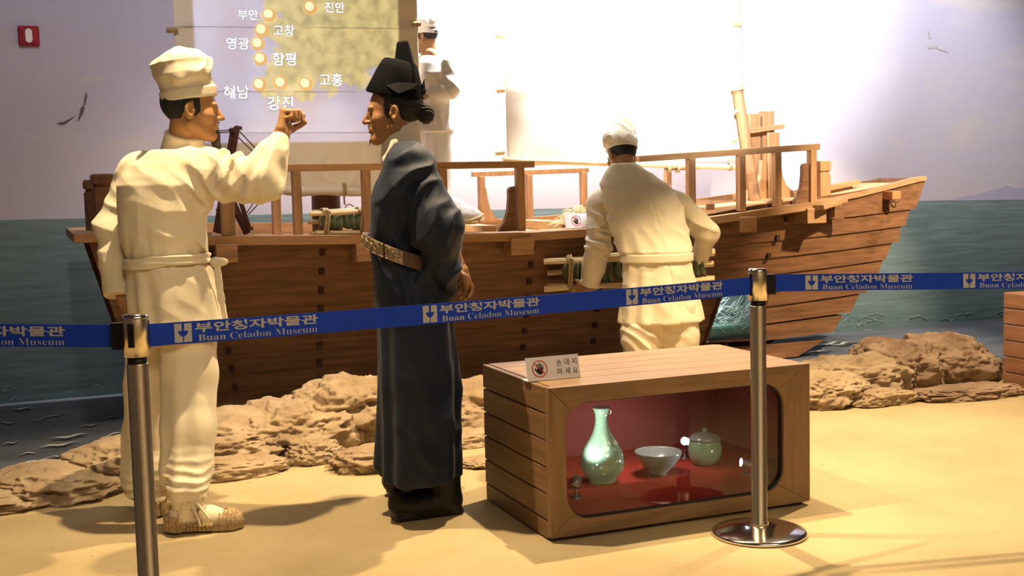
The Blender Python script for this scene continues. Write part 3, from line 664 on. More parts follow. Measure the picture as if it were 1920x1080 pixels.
f = onY(520, 436, 7.80); t_ = onY(520, 350, 7.8); MB().box((f[0]-.028, 7.77, 1.0), (f[0]+.028, 7.83, t_[2])).build('boom_crutch', M['post'], boat, bevel=.004)

# mast stump behind the map sail, steering pole and windlass frame at the bow end
p = onY(612, 400, 7.45); MB().lathe([(.092, 0.98), (.088, 1.3), (.07, 2.2), (.06, 3.2), (.001, 3.2)], (p[0], 7.45, 0), 20).build('mast', M['dark'], boat)
p = onY(1160, 300, 7.62); MB().lathe([(.085, 0.98), (.075, 2.0), (.06, 3.2), (.001, 3.2)], (p[0]+.05, 7.66, 0), 20).build('mast', M['post'], boat)
a = onY(1412, 352, 7.3); b = onY(1382, 162, 7.36); ax = nrm(b-a)
pl_ = MB().tube([a+ax*t for t in np.linspace(-.12, np.linalg.norm(b-a), 12)], [.042-.006*t for t in np.linspace(0, 1, 12)], 16)
q = a+ax*.02; pl_.build('leaning_pole', M['post'], boat)
c = b-ax*.17; MB().tube([c+np.array([-.075, -.03, -.02]), c+np.array([-.02, 0, .0]), c+np.array([.085, .03, .03])], [.008, .016, .008], 8).build('pole_pin', M['pole'], boat)
c = b-ax*.01; rp = MB(); [rp.tube([c+np.array([.043*math.cos(a_), .043*math.sin(a_), -.012*k+.004*math.cos(a_)]) for a_ in np.linspace(0, 2*PI, 17)], .008, 6, caps=False) for k in range(2)]
rp.build('pole_lashing', M['pole'], boat)
def wf(px0, px1, pyt, pyb, Y, d, name, m='post'):
    a = onY(px0, pyt, Y); b = onY(px1, pyb, Y); return MB().box((a[0], Y, b[2]), (b[0], Y+d, a[2])).build(name, M[m], boat, bevel=.005)
wf(1406, 1427, 213, 368, 7.55, .06, 'windlass_post'); wf(1430, 1453, 208, 372, 7.55, .06, 'windlass_post')
wf(1445, 1463, 248, 376, 7.38, .05, 'windlass_post')
a = onY(1371, 251, 7.5); b = onY(1467, 237, 7.5); MB().bar((a[0], 7.5, a[2]), (b[0], 7.5, b[2]), .05, .034).build('windlass_cross_bar', M['rail'], boat, bevel=.003)
def cheek(pts, Y, d):
    P = [onY(x, y, Y) for x, y in pts]; MB().prism([(q[0], q[2]) for q in P], 'y', Y, Y+d).build('windlass_cheek', M['post'], boat)
cheek([(1402, 376), (1404, 360), (1412, 350), (1422, 344), (1428, 330), (1429, 300), (1448, 300), (1448, 374)], 7.42, .05)
cheek([(1458, 376), (1460, 300), (1464, 300), (1468, 330), (1474, 346), (1486, 358), (1492, 372), (1490, 380)], 7.36, .04)
cheek([(1388, 374), (1389, 356), (1397, 345), (1401, 330), (1404, 330), (1404, 372)], 7.62, .05)
a = onY(1320, 392, 7.3); b = onY(1480, 372, 7.3); MB().bar((a[0], 7.3, a[2]-.01), (b[0], 7.3, b[2]-.015), .3, .05).build('windlass_bed', M['deck'], boat, bevel=.004)
p = onY(1331, 388, 7.12); MB().box((p[0]-.02, 7.1, p[2]-.02), (p[0]+.025, 7.14, p[2]+.02)).build('deck_peg', M['hull'], boat)

# dark shear legs with rope stays at the stern
sl_ = thing('shear_legs', 'dark wooden pole frame with rope stays on the stern deck', 'pole frame', (1.2, 7.2, 1.0))
def J7(x, y, Y): return onY(x, y, Y)
for n_, a, b, r, Y in (('upright_pole', (404, 436), (437, 240), .016, 7.2), ('upright_pole', (411, 438), (446, 236), .016, 7.17), ('brace', (424, 356), (464, 438), .024, 7.14), ('brace', (410, 390), (426, 430), .02, 7.24), ('yard_arm', (447, 366), (469, 432), .014, 7.1), ('yard_arm', (443, 385), (462, 430), .010, 7.12)):
    MB().tube([J7(*a, Y), J7(*b, Y-.02)], [r, r*.9], 10).build(n_, M['dark'], sl_)
MB().tube([J7(403, 332, 7.19), J7(440, 330, 7.17)], .012, 8).build('spreader', M['dark'], sl_)
for n_, a, b in (('stay_rope', (444, 241), (500, 300)), ('stay_rope', (441, 252), (482, 292)), ('stay_rope', (434, 244), (380, 246)), ('stay_rope', (434, 247), (380, 250)), ('stay_rope', (466, 402), (507, 358)), ('stay_rope', (462, 400), (486, 364))):
    MB().tube([J7(*a, 7.18), J7(*b, 7.2)], .0035, 6).build(n_, M['cord'], sl_)
lm = MB()
for (x, y) in ((437, 246), (446, 242), (467, 430), (462, 428)):
    c = J7(x, y, 7.17); [lm.tube([c+np.array([.02*math.cos(a_), .02*math.sin(a_), .01*k]) for a_ in np.linspace(0, 2*PI, 13)], .006, 6, caps=False) for k in range(2)]
lm.build('rope_lashing', M['cord'], sl_)

# the museum window let into the hull: box behind, acrylic pane, packing straw
def wp(i, dy): x, z = WIN[i]; f = 1-z/zs(x); return np.array([x, hull_y(x, f)+dy, z])
fr = [wp(i, -.034) for i in range(4)]; bk = [wp(i, .24) for i in range(4)]; md = [wp(i, .0) for i in range(4)]
hw = MB().add(md+bk, [[4, 5, 6, 7], [0, 1, 5, 4], [1, 2, 6, 5], [2, 3, 7, 6], [3, 0, 4, 7]]).build('hull_window', mat('grey_green_box_lining', (0.2, .26, .24), .8), boat, 'lit recess in the hull filled with packing straw', recalc=False)
f2 = [q+np.array([0, .004, 0]) for q in fr]
MB().hexa(fr, f2).build('acrylic_pane', M['pane'], hw)
fm = MB()
cen = sum(fr)/4
for i in range(4):
    a, b = fr[i], fr[(i+1) % 4]; ai = a+(cen-a)*.07; bi = b+(cen-b)*.07
    fm.add([a-[0, .003, 0], b-[0, .003, 0], bi-[0, .003, 0], ai-[0, .003, 0], a+[0, .03, 0], b+[0, .03, 0], bi+[0, .03, 0], ai+[0, .03, 0]], [[0, 1, 2, 3], [4, 5, 1, 0], [5, 6, 2, 1], [6, 7, 3, 2], [7, 4, 0, 3]])
fm.build('window_frame', M['dark'], hw)
for i in range(4):
    c = fr[i]+(cen-fr[i])*.05; MB().lathe([(.009, -.012), (.008, -.005), (.008, .002)], c, 12, axis=(0, 1, 0)).lathe([(.009, -.012), (.001, -.013)], c, 12, axis=(0, 1, 0)).build('screw', M['chrome'], hw)
st = MB()
for k in range(150):
    x = random.uniform(4.36, 4.72); z = random.uniform(.25, .42)-abs(x-4.45)*.1; y = random.uniform(7.17, 7.34); a = random.uniform(-1, 1); l = random.uniform(.04, .14)
    st.tube([(x, y, z), (x+l*.5*math.cos(a), y-.01, z+l*.5*math.sin(a)+.008), (x+l*math.cos(a), y, z+l*math.sin(a))], .0017, 4)
tag(st.build('packing_straw', M['ice'], hw), kind='stuff')
MB().box((4.34, 7.18, .19), (4.73, 7.36, .27)).build('packed_cloth', M['greenbox'], hw, bevel=.02)
MB().tube([(4.37, 7.16, .44), (4.60, 7.2, .36)], .004, 6).build('slat', M['ice'], hw)
l = bpy.data.lights.new('hull_window_lamp', 'POINT'); l.energy = 2.6; l.color = (.93, .98, 1); l.shadow_soft_size = .02
o = bpy.data.objects.new('hull_window_lamp', l); COL.objects.link(o); o.location = (4.42, 7.2, .455)

# ================================================================== SAILS
def cloth_y(X, Z, Y, tz, pull):
    P = np.stack([X*1.0, 0*X, Z], -1)
    Yv = Y+0.012*fbm(P, 1.6, 3, 4)+0.004*ridge(P*np.array([1, 1, .35]), 5.0, 8)
    for b in tz:                                            # batten seams pinch the cloth
        Yv += -0.010*np.exp(-((Z-b)/.03)**2)
    for (cx, cz, r, a) in pull:                              # folds fanning out from a lashing
        dx, dz = X-cx, Z-cz; rr = np.sqrt(dx*dx+dz*dz)+1e-3; th = np.arctan2(dz, dx)
        Yv += a*np.exp(-(rr/r)**1.3)*np.minimum(rr/.04, 1)*np.sin(th*13+2*np.sin(3*th))
        Yv += -2*a*np.exp(-(rr/.05)**2)
    return Yv
def sail_cloth(name, x0, x1, z0, z1, Y, tz, parent, m, sag=0.03, pull=()):
    nx, ny = 110, 120
    def fz(X, Z): return 0*X
    xs = np.linspace(0, 1, nx+1); ts = np.linspace(0, 1, ny+1); U, T = np.meshgrid(xs, ts, indexing='ij')
    zb = z0(U) if callable(z0) else z0+0*U
    Z = zb+(z1-zb)*T; X = x0(T)+(x1(T)-x0(T))*U
    P = np.stack([X*1.0, 0*X, Z], -1)
    Yv = cloth_y(X, Z, Y, tz, pull)
    Vt = np.stack([X, Yv, Z], -1).reshape(-1, 3); i = np.arange(nx)[:, None]*(ny+1)+np.arange(ny)[None]
    Fq = np.stack([i, i+ny+1, i+ny+2, i+1], -1).reshape(-1, 4)
    o = link(name, np_mesh(name, to_local(Vt, parent), Fq, m), parent)
    md = o.modifiers.new('thickness', 'SOLIDIFY'); md.thickness = 0.004; return o

SY = 7.30
# projected picture falls on the map sail as light: cloth that glows with the picture where the beam lands
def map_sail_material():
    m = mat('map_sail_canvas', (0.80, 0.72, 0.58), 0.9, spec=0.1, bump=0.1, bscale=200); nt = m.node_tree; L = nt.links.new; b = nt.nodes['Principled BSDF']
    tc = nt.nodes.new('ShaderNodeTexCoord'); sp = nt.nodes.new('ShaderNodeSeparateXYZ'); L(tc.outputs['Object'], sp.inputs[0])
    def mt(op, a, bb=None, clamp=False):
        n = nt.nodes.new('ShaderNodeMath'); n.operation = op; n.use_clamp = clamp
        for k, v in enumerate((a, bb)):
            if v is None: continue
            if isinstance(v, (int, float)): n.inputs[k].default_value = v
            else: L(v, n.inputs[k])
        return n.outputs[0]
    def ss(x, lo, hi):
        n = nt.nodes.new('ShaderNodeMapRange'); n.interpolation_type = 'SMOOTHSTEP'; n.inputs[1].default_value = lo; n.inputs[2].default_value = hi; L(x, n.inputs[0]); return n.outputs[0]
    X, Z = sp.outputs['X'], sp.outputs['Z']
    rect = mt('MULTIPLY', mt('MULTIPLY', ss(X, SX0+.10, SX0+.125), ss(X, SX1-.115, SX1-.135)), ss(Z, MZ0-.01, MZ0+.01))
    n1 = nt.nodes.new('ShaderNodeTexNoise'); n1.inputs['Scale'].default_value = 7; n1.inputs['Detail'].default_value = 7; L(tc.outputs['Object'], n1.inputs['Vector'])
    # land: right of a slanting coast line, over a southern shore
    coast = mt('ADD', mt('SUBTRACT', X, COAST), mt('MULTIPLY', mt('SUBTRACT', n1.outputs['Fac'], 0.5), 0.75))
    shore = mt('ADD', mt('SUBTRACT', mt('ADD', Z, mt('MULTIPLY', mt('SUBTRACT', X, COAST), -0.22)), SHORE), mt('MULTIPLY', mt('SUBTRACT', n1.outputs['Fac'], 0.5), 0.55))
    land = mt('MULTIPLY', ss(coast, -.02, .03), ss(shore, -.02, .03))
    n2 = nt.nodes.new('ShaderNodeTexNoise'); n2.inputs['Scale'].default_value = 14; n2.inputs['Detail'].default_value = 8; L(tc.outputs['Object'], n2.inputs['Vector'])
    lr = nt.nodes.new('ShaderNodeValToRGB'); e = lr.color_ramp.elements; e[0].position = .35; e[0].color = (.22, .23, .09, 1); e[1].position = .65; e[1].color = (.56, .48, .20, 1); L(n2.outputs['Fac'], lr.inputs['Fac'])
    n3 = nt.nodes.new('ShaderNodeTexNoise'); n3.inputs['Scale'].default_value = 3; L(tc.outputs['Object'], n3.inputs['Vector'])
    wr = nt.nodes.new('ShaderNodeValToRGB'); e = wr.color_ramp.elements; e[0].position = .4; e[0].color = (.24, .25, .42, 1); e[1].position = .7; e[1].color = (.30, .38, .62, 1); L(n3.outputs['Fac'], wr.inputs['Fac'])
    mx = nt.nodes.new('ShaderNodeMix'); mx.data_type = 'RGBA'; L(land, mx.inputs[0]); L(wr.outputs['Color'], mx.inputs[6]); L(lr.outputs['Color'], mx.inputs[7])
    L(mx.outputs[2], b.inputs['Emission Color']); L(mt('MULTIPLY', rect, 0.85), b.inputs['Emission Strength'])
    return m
pa, pb = onY(325, 30, SY), onY(782, 30, SY); SX0, SX1 = pa[0], pb[0]
MZ0 = onY(600, 266, SY)[2]; COAST = onY(505, 120, SY)[0]; SHORE = onY(520, 195, SY)[2]
zl, zr = onY(517, 338, SY)[2], onY(720, 356, SY)[2]
s1 = thing('map_sail', 'cream square sail with a projected map and place names', 'sail', ((SX0+SX1)/2, SY, zl))
# object coordinates of the cloth are the thing's own, so shift the pattern constants
SX0l, SX1l = SX0-(SX0+SX1)/2, SX1-(SX0+SX1)/2
_c0, _cz = (SX0+SX1)/2, zl
SX0, SX1, COAST, MZ0, SHORE = SX0-_c0, SX1-_c0, COAST-_c0, MZ0-_cz, SHORE-_cz
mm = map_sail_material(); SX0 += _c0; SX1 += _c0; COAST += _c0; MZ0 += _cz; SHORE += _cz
pl1 = [(onY(x, y, SY)[0], onY(x, y, SY)[2], r, a) for x, y, r, a in ((687, 303, .12, .007), (645, 352, .13, .012), (595, 303, .07, .006), (690, 178, .06, .004))]
zbot = lambda U: zl+(zr-zl)*U+0.03*np.sin(PI*np.clip(U, 0, 1))*0-0.02*np.sin(PI*U)
TZ1 = [onY(600, y, SY)[2] for y in (50, 172, 250)]
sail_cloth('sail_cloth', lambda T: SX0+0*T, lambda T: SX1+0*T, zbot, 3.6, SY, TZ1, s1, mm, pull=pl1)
def on_sail(x, z, lift):
    return (x, float(cloth_y(np.array([x]), np.array([z]), SY, TZ1, pl1)[0])-lift, z)
us = np.linspace(-.0, 1.0, 30)
MB().tube([(SX0+(SX1-SX0)*u, SY, float(zbot(np.array(u)))-.012+0.004*math.sin(23*u)) for u in us], [.028+.004*math.sin(31*u) for u in us], 14).build('boom', M['sail'], s1)
tb = MB()
for (x, y) in ((520, 347), (645, 352)):
    c = onY(x, y, SY); tb2 = MB()
    for k in range(3): tb2.tube([c+np.array([.006*(k-1)+.004*math.cos(a), .038*math.cos(a)-0.0, .038*math.sin(a)-.01]) for a in np.linspace(0, 2*PI, 17)], .006, 6, caps=False)
    tb2.build('boom_lashing', M['rope'], s1)
c = onY(645, 358, SY-.04); MB().tube([c, c+np.array([0, 0, -.075]), c+np.array([.006, 0, -.085])], .006, 6).tube([c+np.array([.03+.028*math.cos(a), 0, -.12+.038*math.sin(a)]) for a in np.linspace(0.6, 2*PI-.3, 20)], .004, 6).build('hanging_rope_loop', M['rope'], s1)
def toggle(x, y, Y, par, s=1.0, m='rope'):
    c = onY(x, y, Y); MB().tube([c+np.array([-.03, -.005, 0]), c+np.array([.03, -.005, .003])], [.016*s, .016*s], 10).tube([c+np.array([-.018, -.005, 0]), c+np.array([-.012, -.005, 0])], .019*s, 10).tube([c+np.array([.008, -.005, .0]), c+np.array([.014, -.005, 0])], .019*s, 10).build('batten_end', M[m], par)
for (x, y) in ((322, 57), (779, 46), (793, 182)): toggle(x, y, SY, s1)
for b in (50, 172, 250):
    a1 = onY(330, b, SY); MB().tube([(SX0+.02, SY-.012, a1[2]), (SX1-.02, SY-.012, onY(600, b, SY)[2])], .0016, 4).build('batten_seam', mat('seam_thread', (.45, .42, .42), .9), s1)
# projected balls and place names: flat glowing shapes in place of projector light
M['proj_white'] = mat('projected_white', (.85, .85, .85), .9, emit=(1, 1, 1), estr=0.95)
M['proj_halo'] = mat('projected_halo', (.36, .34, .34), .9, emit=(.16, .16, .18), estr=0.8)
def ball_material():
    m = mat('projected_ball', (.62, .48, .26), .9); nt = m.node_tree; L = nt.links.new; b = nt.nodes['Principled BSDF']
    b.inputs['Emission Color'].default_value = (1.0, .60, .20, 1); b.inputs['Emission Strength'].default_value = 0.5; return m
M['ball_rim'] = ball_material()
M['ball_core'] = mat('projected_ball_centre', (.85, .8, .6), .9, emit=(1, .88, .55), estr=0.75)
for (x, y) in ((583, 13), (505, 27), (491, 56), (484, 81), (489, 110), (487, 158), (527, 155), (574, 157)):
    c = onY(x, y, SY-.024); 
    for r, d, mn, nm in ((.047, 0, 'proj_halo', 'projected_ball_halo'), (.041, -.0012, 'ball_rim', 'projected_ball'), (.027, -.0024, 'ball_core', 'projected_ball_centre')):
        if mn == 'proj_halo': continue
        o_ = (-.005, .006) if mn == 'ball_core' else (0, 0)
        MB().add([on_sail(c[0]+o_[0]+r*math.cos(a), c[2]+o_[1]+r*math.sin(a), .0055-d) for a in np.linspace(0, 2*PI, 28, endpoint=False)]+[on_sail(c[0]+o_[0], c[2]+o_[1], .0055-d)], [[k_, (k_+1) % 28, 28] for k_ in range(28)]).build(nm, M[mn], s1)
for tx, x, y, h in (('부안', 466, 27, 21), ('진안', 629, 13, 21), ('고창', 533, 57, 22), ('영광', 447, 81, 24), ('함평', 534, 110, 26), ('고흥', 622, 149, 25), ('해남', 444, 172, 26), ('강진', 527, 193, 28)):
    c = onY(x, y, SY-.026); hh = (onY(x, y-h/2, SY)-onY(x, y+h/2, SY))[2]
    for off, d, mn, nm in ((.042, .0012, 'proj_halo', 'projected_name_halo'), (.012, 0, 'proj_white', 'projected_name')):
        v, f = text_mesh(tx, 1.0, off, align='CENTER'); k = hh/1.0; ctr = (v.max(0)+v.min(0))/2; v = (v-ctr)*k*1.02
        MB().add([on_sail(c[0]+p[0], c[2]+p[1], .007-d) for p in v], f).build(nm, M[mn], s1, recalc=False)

# right sail, washed out by its projector
S2Y = 7.42
c0, c1 = onY(946, 60, S2Y), onY(1392, 60, S2Y); z2 = onY(1200, 306, S2Y)[2]
s2 = thing('blank_sail', 'brightly lit blank white sail rising over the right half of the boat', 'sail', ((c0[0]+c1[0])/2, S2Y, z2))
sail_cloth('sail_cloth', lambda T: c0[0]+0*T, lambda T: c1[0]+0*T, z2, 3.68, S2Y, [onY(1000, y, S2Y)[2] for y in (68, 170)], s2, M['sail'], pull=[(c1[0]-.02, onY(1380, 272, S2Y)[2], .18, .012)])
q0, q1 = onY(940, 300, S2Y), onY(1376, 314, S2Y)
MB().tube([(q0[0]+(q1[0]-q0[0])*u, S2Y-.03, q0[2]+(q1[2]-q0[2])*u) for u in np.linspace(0, 1, 12)], .02, 12).build('boom', M['pole'], s2)
for (x, y) in ((938, 68), (938, 170), (937, 287), (1382, 46), (1378, 262)): toggle(x, y, S2Y, s2, 1.0, 'pole')
for (x, y) in ((1366, 312), (1268, 316), (1250, 317)):
    c = onY(x, y, S2Y-.03); rb = MB()
    rb.tube([c+np.array([.006*a/6, .026*math.cos(a), .026*math.sin(a)]) for a in np.linspace(0, 6*PI, 50)], .005, 6); rb.build('boom_lashing', M['rope'], s2)

# ================================================================== CARGO ON DECK
def rope_ring(c, R_, r, ax='x', ry=None, n=25, twist=0.0):
    ry = ry or R_
    return [np.array(c)+np.array([twist*math.sin(a), R_*math.cos(a), ry*math.sin(a)]) for a in np.linspace(0, 2*PI, n)]
def bowl_prof(R_, h): return [(.001, 0), (.45*R_, 0), (.48*R_, .1*h), (.5*R_, .12*h), (.78*R_, .45*h), (.97*R_, .9*h), (R_, h), (.97*R_, h), (.9*R_, .82*h), (.72*R_, .46*h), (.45*R_, .2*h), (.001, .16*h)]
def bundle(name, label, L, R_, loc, rz, tilt, nb, m, group=None, n_skip=()):
    """bowls stacked on their sides inside a cage of peeled poles, lashed with straw rope"""
    t = thing(name, label, 'bundle of bowls', loc, rz, group)
    ca, sa = math.cos(tilt), math.sin(tilt)
    def tr(P): P = np.asarray(P, float); return np.stack([P[..., 0]*ca-P[..., 2]*sa, P[..., 1], P[..., 0]*sa+P[..., 2]*ca], -1)
    def add(mb, nm, m_): mb.v = [tuple(p) for p in tr(np.array(mb.v))]; return mb.build(nm, m_, t, world=False)
    for k in range(nb):
        x = -L*.40+L*.78*k/(nb-1); mb = MB(); rr = R_*random.uniform(.93, 1.0)
        ax = nrm([1, random.uniform(-.08, .08), random.uniform(-.05, .35)])
        mb.lathe(bowl_prof(rr, rr*.62), (x, 0, 0), 28, axis=ax); add(mb, 'bowl', m)
    for k, (yy, zz) in enumerate(((-.72, .98), (.72, .98), (-.72, -.98), (.72, -.98), (-1.12, .05), (1.1, .0))):
        if k in n_skip: continue
        mb = MB(); e = random.uniform(-.02, .02); w = R_*.46
        pts = [(x, yy*R_+.004*math.sin(9*x+k), zz*R_+.005*math.sin(7*x+2*k)) for x in np.linspace(-L/2+e, L/2+e, 10)]
        mb.tube(pts, [w*.5*(1+.1*math.sin(5*i+k)) for i in range(10)], 7, smooth=False); add(mb, 'pole', M['pole'])
    for x in (-L*.36, L*.02, L*.34):
        mb = MB()
        for d in (-.008, .008):
            ring = [(x+d+.006*math.sin(5*a), 1.2*R_*math.copysign(abs(math.cos(a))**.6, math.cos(a)), 1.3*R_*math.copysign(abs(math.sin(a))**.6, math.sin(a))) for a in np.linspace(0, 2*PI, 41)]
            mb.tube(ring, .0075, 6, caps=False)
        for (yy, zz) in ((-1.0, 1.05), (-1.05, -1.1)):
            mb.lathe([(.001, -.018), (.015, -.01), (.017, .0), (.012, .014), (.001, .02)], (x+.01, yy*R_, zz*R_), 8, axis=(.5, .6, .4))
            for q in range(4): mb.tube([(x, yy*R_, zz*R_), (x+random.uniform(-.03, .03), yy*R_-.02, zz*R_+random.uniform(-.03, .03))], [.003, .001], 5)
        add(mb, 'rope_lashing', M['rope'])
    return t
a, b = onY(588, 436, 6.98), onY(735, 436, 6.98)
pc = onY(668, 416, 7.0); L_ = .56
bundle('bowl_bundle', 'bundle of green bowls caged in pale poles, lying on the boat\'s gunwale', L_, .062, (pc[0]+.01, 7.0, zs(pc[0])+.088), 0, 0.0, 12, M['bowl_glaze'], n_skip=(4,))

# white canvas bundle on deck
def canvas(P):
    d = ell(P, (0, 0, .05), (.16, .16, .065)); d = smin(d, ell(P, (-.04, 0, .10), (.09, .1, .07)), .04)
    return smax(d-wrinkle(P, (.4, .2, 1), 60, .007, 3)-.008*fbm(P, 12, 2, 4), .004-P[:, 2], .006)
pc = onY(866, 424, 7.12); t = thing('canvas_bundle', 'white canvas bundle edged with straw rope, on deck right of the robed man', 'bundle', (pc[0]-.02, 7.16, zs(pc[0])+.062))
part('canvas', canvas, (-.22, -.22, -.01), (.22, .22, .2), .008, M['white_cloth'], t)
MB().tube([(-.1, -.14, .03), (.02, -.165, .02), (.1, -.13, .04), (.15, -.06, .055), (.14, .0, .06)], .011, 8).tube([(-.05, -.155, .012), (.06, -.16, .01), (.13, -.1, .02), (.165, -.03, .03)], .01, 8).build('edge_rope', M['straw'], t, world=False)
# straw heap
pc = onY(1092, 402, 7.02); t = thing('straw_heap', 'small heap of dry yellow straw on the gunwale behind the white sign', 'straw', (pc[0]+.02, 7.10, zs(pc[0])+.015))
sh = MB()
for k in range(380):
    x = random.gauss(0, .075); y = random.uniform(-.06, .06); z = random.uniform(.004, .135)*max(.35, 1-abs(x)/.22)+.004; a = random.uniform(0, PI); l = random.uniform(.02, .06); b = random.uniform(-.015, .015)
    sh.tube([(x, y, z), (x+l*.5*math.cos(a), y+l*.3*math.sin(a), z+.006), (x+l*math.cos(a), y+l*.6*math.sin(a), max(.003, z+b))], .0024, 4)
tag(sh.build('straw', M['straw'], t, world=False), kind='stuff')

# ------------------------------------------------------------------ do-not-touch signs
def hand_poly(s):
    P = [(-.10, -.42), (.18, -.42), (.25, -.2), (.30, .0), (.33, .28), (.25, .30), (.20, .06), (.17, .06), (.17, .42), (.08, .43), (.06, .08), (.03, .08), (.01, .47), (-.08, .47), (-.08, .08), (-.11, .08), (-.15, .40), (-.24, .38), (-.20, -.02), (-.24, -.05), (-.40, .08), (-.47, .02), (-.30, -.22)]
    return [(x*s, y*s) for x, y in P]
def touch_sign(label, loc, rz, w, h, lean):
    t = thing('touch_sign', label, 'sign', loc, rz)
    c, s = math.cos(lean), math.sin(lean)
    def pt(u, v, d): return (u, d*c+v*s, -d*s+v*c)                     # plate leans back by lean
    th = .003
    MB().hexa([pt(-w/2, 0, 0), pt(w/2, 0, 0), pt(w/2, 0, th), pt(-w/2, 0, th)], [pt(-w/2, h, 0), pt(w/2, h, 0), pt(w/2, h, th), pt(-w/2, h, th)]).box((-w/2, 0, 0), (w/2, .05, .003)).build('folded_plate', M['sign'], t, world=False)
    def flat(nm, polys, m, d, fs=None):
        mb = MB()
        if fs is None:
            for p in polys: mb.add([pt(u, v, -d) for u, v in p], [list(range(len(p)))])
        else: mb.add([pt(u, v, -d) for u, v in polys], fs)
        return mb.build(nm, m, t, world=False)
    cu, cv, R_ = -w*.255, h*.5, h*.36
    flat('hand_symbol', [[(cu+x, cv+y) for x, y in hand_poly(R_*1.5)]], M['ink'], .0006)
    mb = MB(); n = 48
    vs = [pt(cu+r*math.cos(a), cv+r*math.sin(a), -.0010) for r in (R_, R_*.88) for a in np.linspace(0, 2*PI, n, endpoint=False)]
    mb.add(vs, [[i, (i+1) % n, n+(i+1) % n, n+i] for i in range(n)])
    a = math.radians(135); e = np.array([math.cos(a), math.sin(a)])*R_*.95; q = np.array([e[1], -e[0]])*.06
    mb.add([pt(cu+p[0], cv+p[1], -.0010) for p in (e+q, e-q, -e-q, -e+q)], [[0, 1, 2, 3]])
    mb.build('prohibition_ring', M['redprint'], t, world=False)
    for tx, vv in (('손대지', .70), ('마세요', .32)):
        k = h*.30; gw_ = w*.145
        for i, ch in enumerate(tx):
            v, f = text_mesh(ch, 1.0, .004, align='CENTER'); ctr = (v.max(0)+v.min(0))/2; v = (v-ctr)*k
            flat('lettering', [(w*.10+gw_*i+p[0]+.02*w, h*vv+p[1]) for p in v], M['ink'], .0006, f)
    return t

# ================================================================== CRATE SHOWCASE
BX0, BY0 = 1.725, 3.945; BW, BD, BH = 1.10, .67, .565
BX1 = onZ(1509, 941)[0]; BW = BX1-BX0
case = thing('crate_showcase', 'wooden crate showcase with a rounded glass window and red lining', 'showcase', (BX0+BW/2, BY0+BD/2, 0))
FT = .035                                                             # front frame thickness
o00 = onY(1061, 840, BY0); o11 = onY(1470, 830, BY0); ot = onY(1266, 737, BY0); ob = onY(1266, 949, BY0)
ox0, ox1, oz0, oz1 = o00[0], o11[0], ob[2], ot[2]; orad = .095
def rrect(x0, x1, z0, z1, r, n=10):
    P = []
    for cx, cz, a0 in ((x1-r, z1-r, 0), (x0+r, z1-r, 90), (x0+r, z0+r, 180), (x1-r, z0+r, 270)):
        for k in range(n+1): a = math.radians(a0+90*k/n); P.append((cx+r*math.cos(a), cz+r*math.sin(a)))
    return P
inner = rrect(ox0, ox1, oz0, oz1, orad); ni = len(inner)
def outer_pt(p):
    cx, cz = (BX0+BX1)/2, BH/2; dx, dz = p[0]-cx, p[1]-cz; hw_, hh = (BX1-BX0)/2, BH/2
    ex0, ex1, ez0, ez1 = ox0+orad, ox1-orad, oz0+orad, oz1-orad
    x = BX1 if p[0] > ex1+1e-6 and abs(p[0]-ex1) >= 0 else p[0]
    return None
# frame boards, mitred: four boards, each bounded by a quarter of the rounded opening
n = 10
corn = [(BX1, BH), (BX0, BH), (BX0, 0.012), (BX1, 0.012)]            # same order as rrect corners
mid = [k*(n+1)+n//2 for k in range(4)]
for k in range(4):
    i0, i1 = mid[k], mid[(k+1) % 4]; idx = []; i = i0
    while True:
        idx.append(i)
        if i == i1: break
        i = (i+1) % ni
    c0_, c1_ = np.array(corn[k]), np.array(corn[(k+1) % 4]); g = nrm(c1_-c0_)*.0012
    inn = [np.array(inner[j]) for j in idx]; inn[0] = inn[0]+g; inn[-1] = inn[-1]-g
    m_ = len(inn); out = [c0_+g+(c1_-c0_-2*g)*np.clip(((p-c0_)@(c1_-c0_))/((c1_-c0_)@(c1_-c0_)), 0, 1) for p in inn]; out[0] = c0_+g; out[-1] = c1_-g
    mb = MB(); vs = [(p[0], BY0, p[1]) for p in inn]+[(p[0], BY0, p[1]) for p in out]+[(p[0], BY0+FT, p[1]) for p in inn]+[(p[0], BY0+FT, p[1]) for p in out]
    fs = []
    for j in range(m_-1): fs += [[j, j+1, m_+j+1, m_+j], [2*m_+j, 3*m_+j, 3*m_+j+1, 2*m_+j+1], [j, 2*m_+j, 2*m_+j+1, j+1], [m_+j, m_+j+1, 3*m_+j+1, 3*m_+j]]
    fs += [[0, m_, 3*m_, 2*m_], [m_-1, 3*m_-1, 4*m_-1, 2*m_-1]]
    mb.add(vs, fs).build('front_frame_board', M['crate'] if k in (0, 2) else M['post_crate'] if 'post_crate' in M else M.setdefault('post_crate', mat('crate_upright_wood', (0.265, 0.16, 0.085), 0.5, var=0.25, vscale=3.0, bump=0.06, bscale=14, stretch=(14, 14, 1.2))), case)
gk = MB(); gi = rrect(ox0+.004, ox1-.004, oz0+.004, oz1-.004, orad-.004)
gk.add([(x, BY0+.012, z) for x, z in inner]+[(x, BY0+.012, z) for x, z in gi]+[(x, BY0+.035, z) for x, z in gi], [[i, (i+1) % ni, ni+(i+1) % ni, ni+i] for i in range(ni)]+[[ni+i, ni+(i+1) % ni, 2*ni+(i+1) % ni, 2*ni+i] for i in range(ni)]).build('gasket', M['pipe'], case)
inset = [((ox0+ox1)/2+(x-(ox0+ox1)/2)*.998, z) for x, z in inner]
MB().prism([(x, z) for x, z in inner], 'y', BY0+.020, BY0+.024).build('glass_pane', M['glass'], case)
gap = .005
zt = BH-.0; hs = np.linspace(.012+.055, BH-.002, 6)
